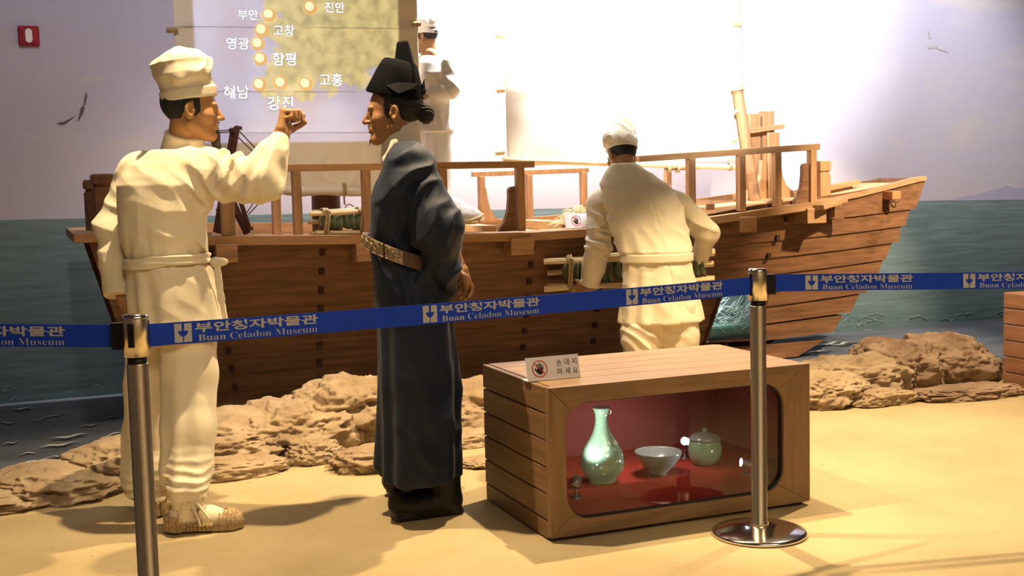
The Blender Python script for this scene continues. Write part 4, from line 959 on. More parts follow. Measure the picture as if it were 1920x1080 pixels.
for side, (xa, xb) in enumerate(((BX0, BX0+.025), (BX1-.025, BX1))):
    for k in range(5): MB().box((xa, BY0+FT+.002, hs[k]+gap), (xb, BY0+BD, hs[k+1])).build('side_plank', M['crate_side'], case, bevel=.003)
    MB().box((xa+.002, BY0+FT+.002, .0), (xb-.002, BY0+BD, hs[0])).build('side_plank', M['crate_side'], case, bevel=.003)
    MB().box((xa+(.022 if side == 0 else -.004), BY0+FT+.004, .02), (xb+(.004 if side == 0 else -.022), BY0+BD-.003, BH-.03)).build('side_lining', M['groove'], case)
ys = np.linspace(BY0+FT+.002, BY0+BD, 6)
for k in range(5): MB().box((BX0+.026, ys[k], BH-.025), (BX1-.026, ys[k+1]-.003, BH)).build('top_plank', M['crate'], case, bevel=.002)
MB().box((BX0+.01, BY0+FT+.01, BH-.032), (BX1-.01, BY0+BD-.004, BH-.026)).build('top_lining', M['groove'], case)
MB().box((BX0+.026, BY0+BD-.025, .01), (BX1-.026, BY0+BD, BH-.033)).build('back_panel', M['crate'], case)
ix0, ix1, iy0, iy1 = BX0+.032, BX1-.032, BY0+FT+.002, BY0+BD-.03
MB().add([(ix0, iy0, .03), (ix1, iy0, .03), (ix1, iy1, .03), (ix0, iy1, .03), (ix0, iy0, BH-.036), (ix1, iy0, BH-.036), (ix1, iy1, BH-.036), (ix0, iy1, BH-.036)], [[0, 1, 2, 3], [7, 6, 5, 4], [3, 2, 6, 7], [0, 3, 7, 4], [2, 1, 5, 6]]).build('lining', M['maroon'], case, recalc=False)
PLZ = .145; plf = BY0+.13
MB().box((ix0+.002, plf, .031), (ix1-.002, iy1-.002, PLZ)).build('plinth', M['red_felt'], case, bevel=.004)
# exhibits
def at_plinth(x, y, z=PLZ): return onZ(x, y, z)
p = at_plinth(1134, 905); sc_ = .01
vase = thing('celadon_vase', 'tall pear shaped pale green celadon vase with a flaring lip', 'vase', (p[0], p[1]+.02, PLZ))
VH = .315; prof = [(.001, 0), (.055, 0), (.058, .006), (.060, .016), (.074, .034), (.088, .065), (.0905, .09), (.085, .12), (.070, .152), (.052, .182), (.037, .21), (.028, .24), (.025, .265), (.0265, .288), (.032, .305), (.038, .315), (.0365, .316), (.030, .306), (.023, .288), (.020, .26), (.001, .255)]; prof = [(r_*.95, z_*.925) for r_, z_ in prof]
MB().lathe(prof, (0, 0, 0), 48).build('body', M['celadon'], vase, world=False)
il = MB(); random.seed(3)
for k in range(26):
    a = random.uniform(-2.9, .3); z = random.uniform(.045, .17); r = np.interp(z, [q[1] for q in prof[:12]], [q[0] for q in prof[:12]])+.0006; s_ = .009
    petals = []
    for j in range(12):
        rr = s_*(1 if j % 2 == 0 else .45); b = 2*PI*j/12; aa = a+rr*math.cos(b)/r; z2_ = z+rr*math.sin(b); r2 = np.interp(z2_, [q[1] for q in prof[:12]], [q[0] for q in prof[:12]])+.0006
        petals.append((r2*math.cos(aa), r2*math.sin(aa), z2_))
    il.add(petals, [list(range(12))])
il.build('inlaid_flower', M['inlay'], vase, world=False)['kind'] = 'stuff'
MB().tube([(.033+.007*math.cos(a), -.004, .270+.007*math.sin(a)) for a in np.linspace(0, 2*PI, 17)], .0018, 6, caps=False).build('ring_handle', M['inlay'], vase, world=False)
p = at_plinth(1242, 893); bowl = thing('celadon_bowl', 'wide grey green footed bowl between vase and lidded jar', 'bowl', (p[0], p[1]+.03, PLZ))
MB().lathe([(.001, .004), (.03, .004), (.03, 0), (.034, 0), (.035, .012), (.06, .035), (.086, .072), (.0935, .092), (.0925, .094), (.09, .09), (.08, .07), (.05, .035), (.02, .02), (.001, .018)], (0, 0, 0), 40).build('body', M['celadon_grey'], bowl, world=False)
p = at_plinth(1336, 880); jar = thing('lidded_jar', 'small round celadon jar with a knobbed lid on the red plinth', 'jar', (p[0]+.02, p[1]+.09, PLZ))
MB().lathe([(.001, 0), (.042, 0), (.055, .012), (.068, .04), (.07, .07), (.064, .095), (.062, .102), (.001, .102)], (0, 0, 0), 36).build('body', M['celadon'], jar, world=False)
MB().lathe([(.001, .103), (.066, .103), (.067, .108), (.05, .124), (.02, .132), (.009, .135), (.011, .142), (.008, .15), (.001, .152)], (0, 0, 0), 36).build('lid', M['celadon_grey'], jar, world=False)
def mini_lamp(label, x, y, aim, h, lit, pw, dy=0.0, zb=PLZ):
    p = onZ(x, y, zb); base = np.array([p[0], p[1]+dy, zb]); t = thing('display_lamp', label, 'lamp', base, 0, 'small spot lamps inside the showcase')
    MB().lathe([(.001, 0), (.022, 0), (.022, .003), (.006, .006), (.005, .02), (.001, .02)], (0, 0, 0), 20).tube([(0, 0, .01), (0, 0, h)], .003, 8).build('stem', M['lampmetal'], t, world=False)
    d = nrm(np.array(aim)-(base+np.array([0, 0, h]))); c = np.array([0, 0, h])
    MB().lathe([(.001, -.022), (.015, -.02), (.018, -.016), (.018, .018), (.0165, .02), (.016, .016), (.001, .016)], c, 20, axis=d).build('head', M['lampmetal'], t, world=False)
    MB().lathe([(.001, .0185), (.016, .0185)], c, 20, axis=d).build('led', M['led'] if lit else M['sign'], t, world=False)
    o = spot('display_lamp_beam', tuple(base+c+d*.024), aim, pw, (.85, .95, 1.0), 62, .6, .012); return t
va = np.array([vase.location.x, vase.location.y, PLZ])
mini_lamp('tiny grey spot lamp at the left end of the plinth, turned to the vase', 1081, 934, tuple(va+np.array([0, 0, .25])), .06, True, 12)
mini_lamp('tiny lit spot lamp at the right end of the plinth, turned to the left', 1398, 889, tuple(onY(1250, 850, BY0+.1)), .045, True, 2.5)
mini_lamp('tiny lit spot lamp at the back of the plinth between bowl and jar', 1305, 868, tuple(onY(1290, 840, BY0+.05)), .075, True, 2, .09)
ov = spot('showcase_top_lamp', (BX0+.5, BY0+.2, BH-.05), (BX0+.5, BY0+.42, .1), 6.5, (1, .9, .85), 130, .8, .06)

p = onZ(1040, 712, BH); touch_sign('white sign with a crossed out hand, standing on the crate showcase', (p[0], p[1], BH+.001), 0.02, (onY(1090, 700, p[1])-onY(990, 700, p[1]))[0], .089, .25)
pc = onY(1100, 422, 6.97); touch_sign('white sign with a crossed out hand, standing on the boat gunwale', (pc[0]+.02, 6.98, zs(pc[0])+.014), 0.05, .33, .095, .25)

# right-hand crate, cut by the frame
px = onZ(1884, 728); px = px-np.array([0, .78, 0]); cr = thing('plank_crate', 'reddish plank crate at the right edge of the frame', 'crate', (px[0]+.4, px[1]+.4, 0))
RH = .575
M['crate_red'] = mat('reddish_crate_wood', (0.33, 0.16, 0.085), 0.55, var=0.3, vscale=3.0, bump=0.06, bscale=14, stretch=(1.2, 1.2, 14))
for k in range(6):
    MB().box((px[0], px[1], .004+RH*k/6), (px[0]+.8, px[1]+.03, RH*(k+1)/6)).build('plank', M['crate_red'], cr, bevel=.006)
    MB().box((px[0], px[1]+.032, .004+RH*k/6), (px[0]+.03, px[1]+.8, RH*(k+1)/6)).build('plank', M['crate_red'], cr, bevel=.006)
    MB().box((px[0]+.77, px[1]+.032, .004+RH*k/6), (px[0]+.8, px[1]+.8, RH*(k+1)/6)).build('plank', M['crate_red'], cr, bevel=.006)
for k in range(5): MB().box((px[0]+.03, px[1]+.03+k*.154, RH-.03), (px[0]+.77, px[1]+.18+k*.154, RH)).build('lid_plank', M['crate_red'], cr, bevel=.004)

# ================================================================== BARRIER POSTS AND BELTS
def stanchion(label, x, y, hz, slot_dir, clip_dir):
    t = thing('barrier_post', label, 'barrier post', (x, y, 0), 0, 'belt barrier posts')
    R_ = .0285; hub = .0335
    MB().lathe([(.001, 0), (.17, 0), (.172, .006), (.171, .012), (.16, .017), (.12, .026), (.07, .033), (.04, .037), (.001, .037)], (0, 0, 0), 64).build('base_disc', M['chrome'], t, world=False)
    MB().lathe([(.034, .037), (.034, .045), (R_, .05), (R_, hz-.135), (R_*.96, hz-.132), (.001, hz-.132)], (0, 0, 0), 40).build('tube', M['brushed'], t, world=False)
    MB().lathe([(R_*.9, hz-.133), (R_*.9, hz-.112), (.001, hz-.112)], (0, 0, 0), 32).build('neck_ring', M['plastic'], t, world=False)
    MB().lathe([(.001, hz-.113), (hub, hz-.113), (hub, hz-.006), (hub-.004, hz), (.001, hz)], (0, 0, 0), 40).build('head', M['brushed'], t, world=False)
    MB().lathe([(hub+.001, hz-.010), (hub+.0015, hz-.007), (hub-.003, hz+.001), (.001, hz+.0012)], (0, 0, 0), 40).build('cap', M['chrome'], t, world=False)
    zc = hz-.055
    d = nrm([slot_dir[0], slot_dir[1], 0]); u = np.cross([0, 0, 1], d); c = d*(hub-.002)
    b_ = [c-u*.006-d*.012, c+u*.006-d*.012, c+u*.006+d*.004, c-u*.006+d*.004]
    MB().hexa([p+np.array([0, 0, zc-.04]) for p in b_], [p+np.array([0, 0, zc+.038]) for p in b_]).build('belt_slot', M['plastic'], t, world=False)
    d = nrm([clip_dir[0], clip_dir[1], 0]); u = np.cross([0, 0, 1], d); c = d*(hub+.014)
    b_ = [c-u*.012-d*.02, c+u*.012-d*.02, c+u*.012+d*.016, c-u*.012+d*.016]
    MB().hexa([p+np.array([0, 0, zc-.038]) for p in b_], [p+np.array([0, 0, zc+.034]) for p in b_]).build('belt_clip', M['plastic'], t, world=False)
    d2 = np.array([-d[1], d[0], 0]); c = d2*(hub+.002)
    b_ = [c-d*.008-d2*.01, c+d*.008-d2*.01, c+d*.008+d2*.004, c-d*.008+d2*.004]
    MB().hexa([p+np.array([0, 0, zc-.03]) for p in b_], [p+np.array([0, 0, zc+.034]) for p in b_]).build('side_clip', M['plastic'], t, world=False)
    return t
pR = onZ(1424, 1001); HP = .985
DL = 2270/(492*1.305)                                                 # depth of the near post from the width ratio
pT = np.array(atD(252.5, 590, 3.265)); HP_L = pT[2]
PL = np.array([pT[0], pT[1]]); PR = np.array([pR[0], pR[1]])
HP_R = onY(1422, 504, pR[1])[2]
mdir = nrm(np.append(PR-PL, 0)); farL = np.array(atD(-330, 600, 3.3))[:2]; farR = np.array(atD(2300, 490, 4.65))[:2]
ldir = nrm(np.append(farL-PL, 0)); rdir = nrm(np.append(farR-PR, 0))
stanchion('nearest steel barrier post, at the left, its foot below the frame', PL[0], PL[1], HP_L, mdir, ldir)
stanchion('steel barrier post standing on its shiny disc in front of the showcase', PR[0], PR[1], HP_R, -mdir, rdir)
def bold(ch): return ''.join(chr(0x1D400+ord(c)-65) if c.isupper() else chr(0x1D41A+ord(c)-97) if c.islower() else c for c in ch)
_KO = text_mesh('부안청자박물관', 1.0, .028); _E1 = text_mesh(bold('Buan'), 1.0, -.004); _E2 = text_mesh(bold('Celadon Museum'), 1.0, -.014)
def fit(vf, x0, x1, z0, z1):
    v, f = vf; a, b = v.min(0), v.max(0); q = np.empty((len(v), 2)); q[:, 0] = x0+(v[:, 0]-a[0])/(b[0]-a[0])*(x1-x0); q[:, 1] = z0+(v[:, 1]-a[1])/(b[1]-a[1])*(z1-z0); return q, f
BWD = .0615
def belt(label, A, za, B, zb, starts, sag=0.0, twist=0.0):
    """webbing from A to B; prints begin at the given distances from A"""
    A = np.array(A, float); B = np.array(B, float); L = np.linalg.norm(B-A); d = (B-A)/L; nf = np.array([d[1], -d[0]])
    if nf[1] > 0: nf = -nf                                              # faces the visitors
    mid_ = (A+B)/2
    t = thing('barrier_belt', label, 'barrier belt', (mid_[0], mid_[1], (za+zb)/2), 0, 'blue printed barrier belts')
    def P(s, v, off):
        u = s/L; z = za+(zb-za)*u-sag*4*u*(1-u)+v; p = A+d*s+nf*off; return (p[0], p[1], z)
    mb = MB(); N = 40
    for i in range(N):
        s0, s1_ = L*i/N, L*(i+1)/N
        mb.hexa([P(s0, -BWD/2, 0), P(s1_, -BWD/2, 0), P(s1_, -BWD/2, -.0016), P(s0, -BWD/2, -.0016)], [P(s0, BWD/2, 0), P(s1_, BWD/2, 0), P(s1_, BWD/2, -.0016), P(s0, BWD/2, -.0016)])
    w = mb.build('webbing', M['belt'], t)
    for s in starts:
        lw = .048
        lo = [[(0, -.026), (.0225, -.026), (.0225, -.0115), (.016, -.007), (.011, .0), (.010, .006), (.0205, .006), (.0205, .026), (0, .026)]]
        lo.append([(lw-x, z) for x, z in lo[0]][::-1])
        polys = [([(s+x, z) for x, z in q], [list(range(len(q)))]) for q in lo]
        T0 = s+.057
        for q, f in (fit(_KO, T0, T0+.36, -.002, .026), fit(_E1, T0+.008, T0+.086, -.026, -.0085), fit(_E2, T0+.098, T0+.357, -.026, -.0075)): polys.append(([tuple(p) for p in q], f))
        for nm, sel in (('logo_print', polys[:2]), ('korean_print', polys[2:3]), ('english_print', polys[3:])):
            pm = MB()
            for q, f in sel:
                if max(x for x, z in q) > L or min(x for x, z in q) < 0: 
                    f = [g for g in f if all(0 <= q[i][0] <= L for i in g)]
                    if not f: continue
                pm.add([P(x, z, .0008) for x, z in q], f)
            if pm.v: pm.build(nm, M['print'], w, recalc=False)
    return t
def dist_on(px, py, A, B):
    """distance along the belt A->B at which the view ray through a pixel meets it"""
    A = np.array(A); B = np.array(B); d = nrm(B-A); r = ray(px, py)[:2]
    m_ = np.array([[d[0], -r[0]], [d[1], -r[1]]]); return np.linalg.solve(m_, -A)[0]
eL = PL+mdir[:2]*.030; eR = PR-mdir[:2]*.034
zA = onY(268, 629.5, eL[1])[2]; zB = onY(1405, 536, eR[1])[2]
st_ = [dist_on(327, 628, eL, eR), dist_on(793, 596, eL, eR), dist_on(1174, 561, eL, eR)]
belt('blue printed belt stretched between the two steel barrier posts', eL, zA, eR, zB, st_, .006)
eL2 = PL+ldir[:2]*.05; zA2 = onY(205, 631, eL2[1])[2]
zF2 = zA2+.02; e0 = dist_on(122, 625, eL2, farL)
# on the left belt the print reads left to right, so it is laid from the far end
Lt = np.linalg.norm(farL-eL2)
belt('blue printed belt leaving the frame at the left, behind the nearest post', farL, zF2, eL2, zA2, [Lt-e0-.417], .0)
eR2 = PR+rdir[:2]*.05; zR2 = onY(1460, 529.5, eR2[1])[2]; zE = onY(1915, 525.5, farR[1] if False else (PR+(farR-PR)*.5)[1])[2]
d1 = dist_on(1510, 529, eR2, farR); d2 = dist_on(1806, 526, eR2, farR); dE = dist_on(1900, 526, eR2, farR)
pE = eR2+rdir[:2]*dE; zE = onY(1900, 525.5, pE[1])[2]; Lr = np.linalg.norm(farR-eR2)
belt('blue printed belt leaving the frame at the right', eR2, zR2, farR, zR2+(zE-zR2)*Lr/dE, [d1, d2], .0)

# ================================================================== PEOPLE
# Every figure is sculpted in a frame at its feet: x to the right of the visitors' view, y away from them, z up.
def figure(name, label, px, py, D=None):
    if D is None: B = onZ(px, py)
    else:
        B = atD(px, py, D); B = np.array([B[0], B[1], 0])
    B[2] = 0
    t = thing(name, label, 'person', B, -YAW); D0 = float((B+np.array([0, 0, 0])-OC)@FW) if D is None else D
    def J(x, y, dd=0.0): return to_local(atD(x, y, D0+dd), t)
    return t, J
def basis(f, u):
    f = nrm(f); r = nrm(np.cross(f, u)); u = np.cross(r, f); return np.array([r, f, u], np.float32)
def to_head(P, C, R, s): return ((P-np.asarray(C, np.float32))@R.T)/np.float32(s)
def head_d(q, smile=0.0):
    x, y, z = q[:, 0], q[:, 1], q[:, 2]; ax = np.stack([np.abs(x), y, z], -1)
    d = ell(q, (0, -.014, .034), (.075, .096, .082))
    d = smin(d, ell(q, (0, .026, -.028), (.058, .062, .082)), .03)
    d = smin(d, cone(ax, (.048, -.008, -.052), (.012, .062, -.096), .024, .020), .02)
    d = smin(d, ell(q, (0, .074, -.097), (.021, .017, .017)), .018)
    d = smin(d, ell(ax, (.043, .052, -.022), (.022, .022, .020)), .02)          # cheek bones
    d = smin(d, ell(ax, (.02, .080, .021), (.030, .010, .009)), .012)           # brow ridge
    d = smax(d, -ell(ax, (.031, .094, .001), (.017, .014, .011)), .010)         # eye sockets
    d = smin(d, ell(ax, (.030, .0745, .0005), (.0150, .0140, .0115)), .004)       # lids
    d = smax(d, -ell(ax, (.0305, .0895, -.0005), (.0115, .009, .0026)), .0012)
    d = smin(d, cone(q, (0, .084, .012), (0, .106, -.027), .0075, .0115), .010)   # nose
    d = smin(d, ell(ax, (.011, .094, -.031), (.0085, .011, .0075)), .005)
    d = smin(d, ell(q, (0, .080, -.057), (.026, .013, .016)), .012)
    d = smin(d, ell(q, (0, .0895, -.0545), (.022, .0075, .0055)), .004)         # lips
    d = smin(d, ell(q, (0, .0875, -.0665), (.019, .0080, .0065)), .004)
    d = smax(d, -ell(q, (0, .0985, -.0602), (.025, .012, .0022)), .003)
    d = smax(d, -cone(ax, (.020, .092, -.036), (.030+smile*.006, .078, -.058), .002, .002), .008)   # smile fold
    e = ell(ax, (.079, -.012, -.006), (.010, .019, .033), np.array([[.94, .34, 0], [-.34, .94, .0], [0, 0, 1]]))
    e = smax(e, -ell(ax, (.088, -.006, -.002), (.010, .011, .020)), .004)
    e = smin(e, ell(ax, (.077, .004, -.008), (.006, .005, .008)), .004)
    d = smin(d, e, .006)
    return d
def eyes(parent, C, R, s):
    for sg in (-1, 1):
        c = np.array([sg*.030, .0755, .0]); mb = MB()
        w = lambda q: tuple(np.asarray(C)+s*(np.asarray(q)@R))
        for rr, cc, m_, nm in ((.0105, c, 'eye', 'eye'), (.0052, c+np.array([0, .0068, 0]), 'iris', 'iris')):
            mb = MB(); n = 12
            pr = [(rr*math.sin(a), -rr*math.cos(a)) for a in np.linspace(.02, PI-.02, 9)]
            vs = [w(cc+np.array([r*math.cos(b), r*math.sin(b)*.9, z])) for r, z in pr for b in np.linspace(0, 2*PI, n, endpoint=False)]
            mb.add(vs, [[i*n+k, i*n+(k+1) % n, (i+1)*n+(k+1) % n, (i+1)*n+k] for i in range(8) for k in range(n)], smooth=True)
            mb.build(nm, M[m_], parent, world=False)
def hand_d(P, W, f, n, side, curl, tc=.4, s=1.0, spread=0.0):
    f = nrm(f); n = np.asarray(n, float); n = nrm(n-f*(n@f)); a = nrm(np.cross(f, n))*side
    W = np.asarray(W, float)
    d = rbox(P, W+f*.050*s, (.039*s, .047*s, .0145*s), .013*s, np.array([a, f, n]))
    d = smin(d, cone(P, W-f*.05*s, W+f*.015*s, .027*s, .026*s), .02*s)
    d = smin(d, ell(P, W+f*.035*s+a*.022*s+n*.008*s, (.022*s,)*3), .015*s)
    Ls = [(.044, .026, .021), (.048, .030, .022), (.045, .028, .021), (.036, .021, .019)]
    for k in range(4):
        b = W+f*(.092-.004*abs(k-1)-(.006 if k == 3 else 0))*s+a*(.029-.0195*k)*s
        ang = 0.0; pts = [b]; dv = nrm(f+a*spread*(1.5-k))
        for j in range(3):
            ang += curl[k]*(1.0, 1.15, .8)[j]; v = dv*math.cos(ang)+n*math.sin(ang); pts.append(pts[-1]+v*Ls[k][j]*s)
        g = chain(P, pts, [r*s for r in (.0100, .0092, .0085, .0074)], .003*s)
        d = smin(d, g, .004*s)
    b = W+f*.022*s+a*.030*s+n*.006*s; v1 = nrm(a*.75+f*.75+n*.35); v2 = nrm(f*.8+n*(tc)-a*.25*tc+a*.1); v3 = nrm(f*.6+n*(tc*1.2)-a*.6*tc)
    p1 = b+v1*.036*s; p2 = p1+v2*.033*s; p3 = p2+v3*.024*s
    d = smin(d, chain(P, [b, p1, p2, p3], [.0150*s, .0128*s, .0112*s, .0088*s], .004*s), .008*s)
    return d
def solid(fn, c, r, h):
    c = np.asarray(c, float); r = np.asarray(r, float)*np.ones(3); return sdf_mesh(fn, c-r, c+r, h)
def body_mesh(t, m, pieces, label=None):
    """head, neck, limbs and hands as one continuous mesh object"""
    v, f = join_vf(pieces); return link('body', np_mesh('body', v, f, m), t, label)
def hair_d(q, low=-.062, side=True):
    x, y, z = q[:, 0], q[:, 1], q[:, 2]
    d = ell(q, (0, -.016, .034), (.081, .102, .090))
    lim = np.interp(z, [-.08, -.02, .02, .05, .1], [-.055, -.036, -.016, .028, .08])
    d = smax(d, y-lim, .008); d = smax(d, low-z, .006)
    if side:
        b = smax(ell(q, (0, -.010, .024), (.0768, .1, .095)), np.abs(y-.016)-.012, .003); b = smax(b, np.abs(z-.015)-.036+(y-.016)*.9, .004); d = smin(d, b, .006)
    return d+.0015*np.sin(x*500+20*z)*np.sin(y*420)

# ------------------------------------------------------------------ 1. the man pointing
pm, J = figure('person', 'man in cream jacket and tall cream cap, raising his right arm and pointing', 345, 985)
gz = lambda x, y: to_local(onZ(x, y), pm)
HC = J(361, 207, .06); HR = basis((.965, .26, -.02), (-.02, 0, 1)); HS = 1.06
sR, eR_, wR = J(385, 325, -.02), J(486, 336, -.06), J(522, 268, -.02)
sLh, eLh, wLh = J(262, 325, .16), J(216, 430, .12), J(224, 545, .06)
neck0 = J(343, 285, .10)
handW = J(529, 252, .0); handF = nrm(J(534, 212, .03)-J(526, 262, .0))
def pm_body(P):
    q = to_head(P, HC, HR, HS); d = head_d(q, 1.0)*HS
    return smin(d, cone(P, neck0, HC+HR.T@np.array([0, -.034, -.055])*HS, .066, .054), .018)
pcs = [solid(pm_body, HC+np.array([0, 0, -.05]), (.16, .16, .22), .0032)]
pcs.append(solid(lambda P: smin(hand_d(P, handW, handF, (.80, -.10, -.1), 1, (1.05, 1.45, 1.5, 1.5), 1.5, 1.06), cone(P, eR_+(handW-eR_)*.4, handW, .036, .027), .02), handW+np.array([0, 0, .0]), (.13, .13, .15), .0028))
hW2 = J(232, 556, .06)
pcs.append(solid(lambda P: smin(hand_d(P, hW2, (.10, .02, -1), (.8, .5, 0), -1, (.35, .4, .42, .45), .3, .95), cone(P, eLh, hW2, .036, .027), .02), hW2+np.array([0, 0, -.05]), (.12, .12, .17), .0032))
pcs.append(solid(lambda P: smin(smin(loft(P, [.75, 1.03, 1.25, 1.38, 1.46], [-.02, -.04, -.047, -.045, -.02], [.09]*5, [.14, .12, .14, .12, .06], [.11, .1, .11, .1, .06]), chain(P, [sR, eR_, wR], [.05, .04, .03]), .03), chain(P, [sLh, eLh, wLh], [.05, .04, .03]), .03), (0, .05, 1.1), (.5, .4, .5), .014))
pcs.append(solid(lambda P: np.minimum(chain(P, [J(350, 640, .05), J(352, 790, .02), J(350, 935, .0)], [.07, .055, .04]), chain(P, [J(288, 640, .2), J(278, 790, .26), J(284, 930, .28)], [.07, .055, .04])), (0, .1, .45), (.3, .35, .5), .014))
body = body_mesh(pm, M['skin'], pcs)
eyes(body, HC, HR, HS)
part('hair', lambda P: hair_d(to_head(P, HC, HR, HS))*HS, HC-.15, HC+.15, .004, M['hair'], pm)
def pm_beard(P):
    q = to_head(P, HC, HR, HS); ax = np.stack([np.abs(q[:, 0]), q[:, 1], q[:, 2]], -1)
    d = cone(q, (0, .078, -.090), (0, .086, -.145), .021, .013); d = smin(d, cone(q, (0, .086, -.135), (.004, .072, -.190), .013, .004), .01)
    d = smin(d, cone(ax, (.004, .0938, -.0445), (.030, .0775, -.060), .0036, .002), .003)
    d = np.minimum(d, ell(q, (0, .089, -.078), (.005, .008, .007)))
    return (d+.0012*np.sin(q[:, 0]*900)*np.sin(q[:, 2]*160))*HS
part('beard', pm_beard, HC-.21, HC+.15, .0028, M['beard'], pm)
def brows(P, C, R, s):
    q = to_head(P, C, R, s); ax = np.stack([np.abs(q[:, 0]), q[:, 1], q[:, 2]], -1); return chain(ax, [(.012, .0895, .0195), (.030, .0855, .025), (.045, .0715, .020)], [.0026, .0032, .0018], .003)*s
part('eyebrows', lambda P: brows(P, HC, HR, HS), HC-.12, HC+.12, .0026, M['hair'], pm)
def cap_d(q, hgt=.135, lean=(-.0, -.03), seed=2, puff=1.0, band=.045, tip=0.0):
    """soft cloth cap: folded band and slumping puffed crown, in head coordinates"""
    x, y, z = q[:, 0], q[:, 1], q[:, 2]; zz = z-.036+.16*(y+.01)*-1.0*.9       # band line rises to the front
    zz = z-(.040+.16*y)
    t = np.clip(zz/hgt, 0, 1.3)
    k = [0, band/hgt*.9, band/hgt*1.15, .55, .8, .95, 1.05]
    rx = np.interp(t, k, [.084, .085, .080, .093*puff, .090*puff, .068*puff, .03]); ry = np.interp(t, k, [.104, .105, .099, .112*puff, .106*puff, .075*puff, .03])
    cx = lean[0]*t**1.5; cy = -.012+lean[1]*t**1.6
    d = (np.sqrt(((x-cx)/rx)**2+((y-cy)/ry)**2)-1)*np.minimum(rx, ry)
    d = smax(d, zz-hgt*(1.0+.10*np.sin(11*x+25*y+seed)+tip*np.clip(1-np.sqrt((x+.0)**2+(y+.02)**2)/.09, 0, 1)), .028); d = smax(d, -zz, .006)
    w = np.clip((zz-band)/.03, 0, 1)
    Q = np.stack([x, y, z], -1)
    d -= w*(.013*fbm(Q, 11, 2, seed)+.009*(1-2*np.abs(np.sin(34*z+26*x-18*y+3*vn(Q*16, seed+4)+seed)))*np.clip(vn(Q*13, seed+7)+.45, 0, 1))
    d += .004*np.exp(-((zz-band)/.004)**2)
    return d
part('cap', lambda P: cap_d(to_head(P, HC, HR, HS), .185, (.0, -.040), 2)*HS, HC+np.array([-.2, -.2, -.03]), HC+np.array([.2, .2, .29]), .0036, M['hatcloth'], pm)
def sk(th, z, zs_, am, n=8, ph=0.0): return np.interp(z, zs_, am)*np.sin(n*th+1.7*np.sin(3*th+ph)+ph)
def pm_jacket(P):
    d = loft(P, [.735, .85, 1.0, 1.034, 1.07, 1.2, 1.33, 1.41, 1.47], [-.005, -.015, -.035, -.043, -.045, -.047, -.045, -.035, -.015], [.10]*9,
             [.195, .180, .160, .150, .163, .170, .172, .130, .070], [.175, .16, .145, .138, .15, .155, .15, .11, .065], fold=lambda th, z: sk(th, z, [.73, 1.0, 1.04, 1.2], [.05, .03, .02, .0]))
    d = smin(d, chain(P, [sR+np.array([-.05, .03, -.02]), sR, eR_], [.10, .094, .086], .05), .06)
    ar = chain(P, [eR_, eR_+(wR-eR_)*.5, wR], [.080, .062, .040], .03)
    d = smin(d, ar, .035)
    d = smin(d, cone(P, J(430, 342, -.04), J(495, 345, -.05), .062, .050), .06)                 # cloth hanging under the arm
    dL = nrm(wLh-eLh); al = chain(P, [sLh+np.array([.04, 0, -.01]), sLh, eLh, eLh+(wLh-eLh)*.5, wLh+dL*.08], [.09, .085, .080, .068, .058], .03); al = smax(al, (P-(wLh+dL*.02).astype(np.float32))@dL.astype(np.float32), .006)
    d = smin(d, al, .025)
    w = crease(P, J(395, 345, -.06), (.8, 0, .6), 46, .0075, .12, 1)
    w = w+crease(P, J(440, 300, -.08), (.86, 0, -.5), 52, .0085, .11, 2)+crease(P, J(505, 320, -.08), (.95, 0, -.30), 55, .008, .09, 3)
    w = w+crease(P, eLh, (.45, 0, .9), 40, .006, .13, 4)+crease(P, J(255, 330, .1), (.75, 0, -.65), 48, .006, .10, 5)
    w = w+crease(P, J(330, 400, -.03), (.25, .1, 1), 30, .0045, .18, 6)+crease(P, J(310, 478, -.03), (1, 0, .12), 62, .005, .10, 7)+crease(P, J(385, 470, -.03), (1, 0, .3), 60, .006, .09, 8)
    cf = cone(P, J(519, 285, -.03), J(508, 335, -.05), .040, .045)
    return smin(d, cf, .03)-1.45*w-.006*fbm(P, 7, 2, 5)-wrinkle(P, (.5, .3, .8), 34, .004, 11)-wrinkle(P, (.9, .2, -.2), 28, .004, 17)
part('jacket', pm_jacket, (-.46, -.22, .70), (.50, .42, 1.66), .0058, M['cloth'], pm)
def pm_collar(P):
    a = neck0+np.array([0, 0, -.015]); b = a+nrm(HC+HR.T@np.array([0, -.03, -.05])-a)*.085
    d = cone(P, a, b, .094, .076); h_ = (P-b)@nrm(b-a).astype(np.float32)
    return smax(d, h_-.004+.25*(P[:, 0]-b[0])*.35, .006)+.0025*np.exp(-((P[:, 0]-b[0]-.02)/.004)**2)
part('collar', pm_collar, neck0-.14, neck0+np.array([.14, .14, .17]), .0045, M['cloth'], pm)
zb_ = J(325, 491)[2]
def pm_sash(P):
    zc = zb_+.012*np.sin(6*P[:, 0]+1)
    d = loft(P, [.9, 1.2], [-.043, -.043], [.1, .1], [.159, .159], [.148, .148]); d = smax(np.abs(d)-.009, np.abs(P[:, 2]-zc)-.021, .006)
    d = d+.003*np.sin(P[:, 2]*260+9*P[:, 0])
    k = J(404, 492, -.02)
    d = smin(d, ell(P, k, (.022, .024, .022)), .012)
    return d
part('sash', pm_sash, (-.28, -.12, .9), (.2, .32, 1.16), .0045, M['cloth'], pm)
k = J(404, 492, -.02)
def pm_tails(P):
    d = ell(P, k+np.array([.026, -.005, .004]), (.034, .012, .016), basis((.3, .1, 1), (1, 0, .3)))
    d = np.minimum(d, ell(P, J(414, 491, -.02), (.030, .014, .017)))
    a, b, c = J(407, 500, -.02), J(413, 560, -.03), J(420, 604, -.03)
    t1 = chain(P, [a, b, c], [.014, .018, .026], .02)
    return smax(d if False else np.minimum(d, t1), np.abs(P[:, 1]-(k[1]-.012*0))-.012, .008)
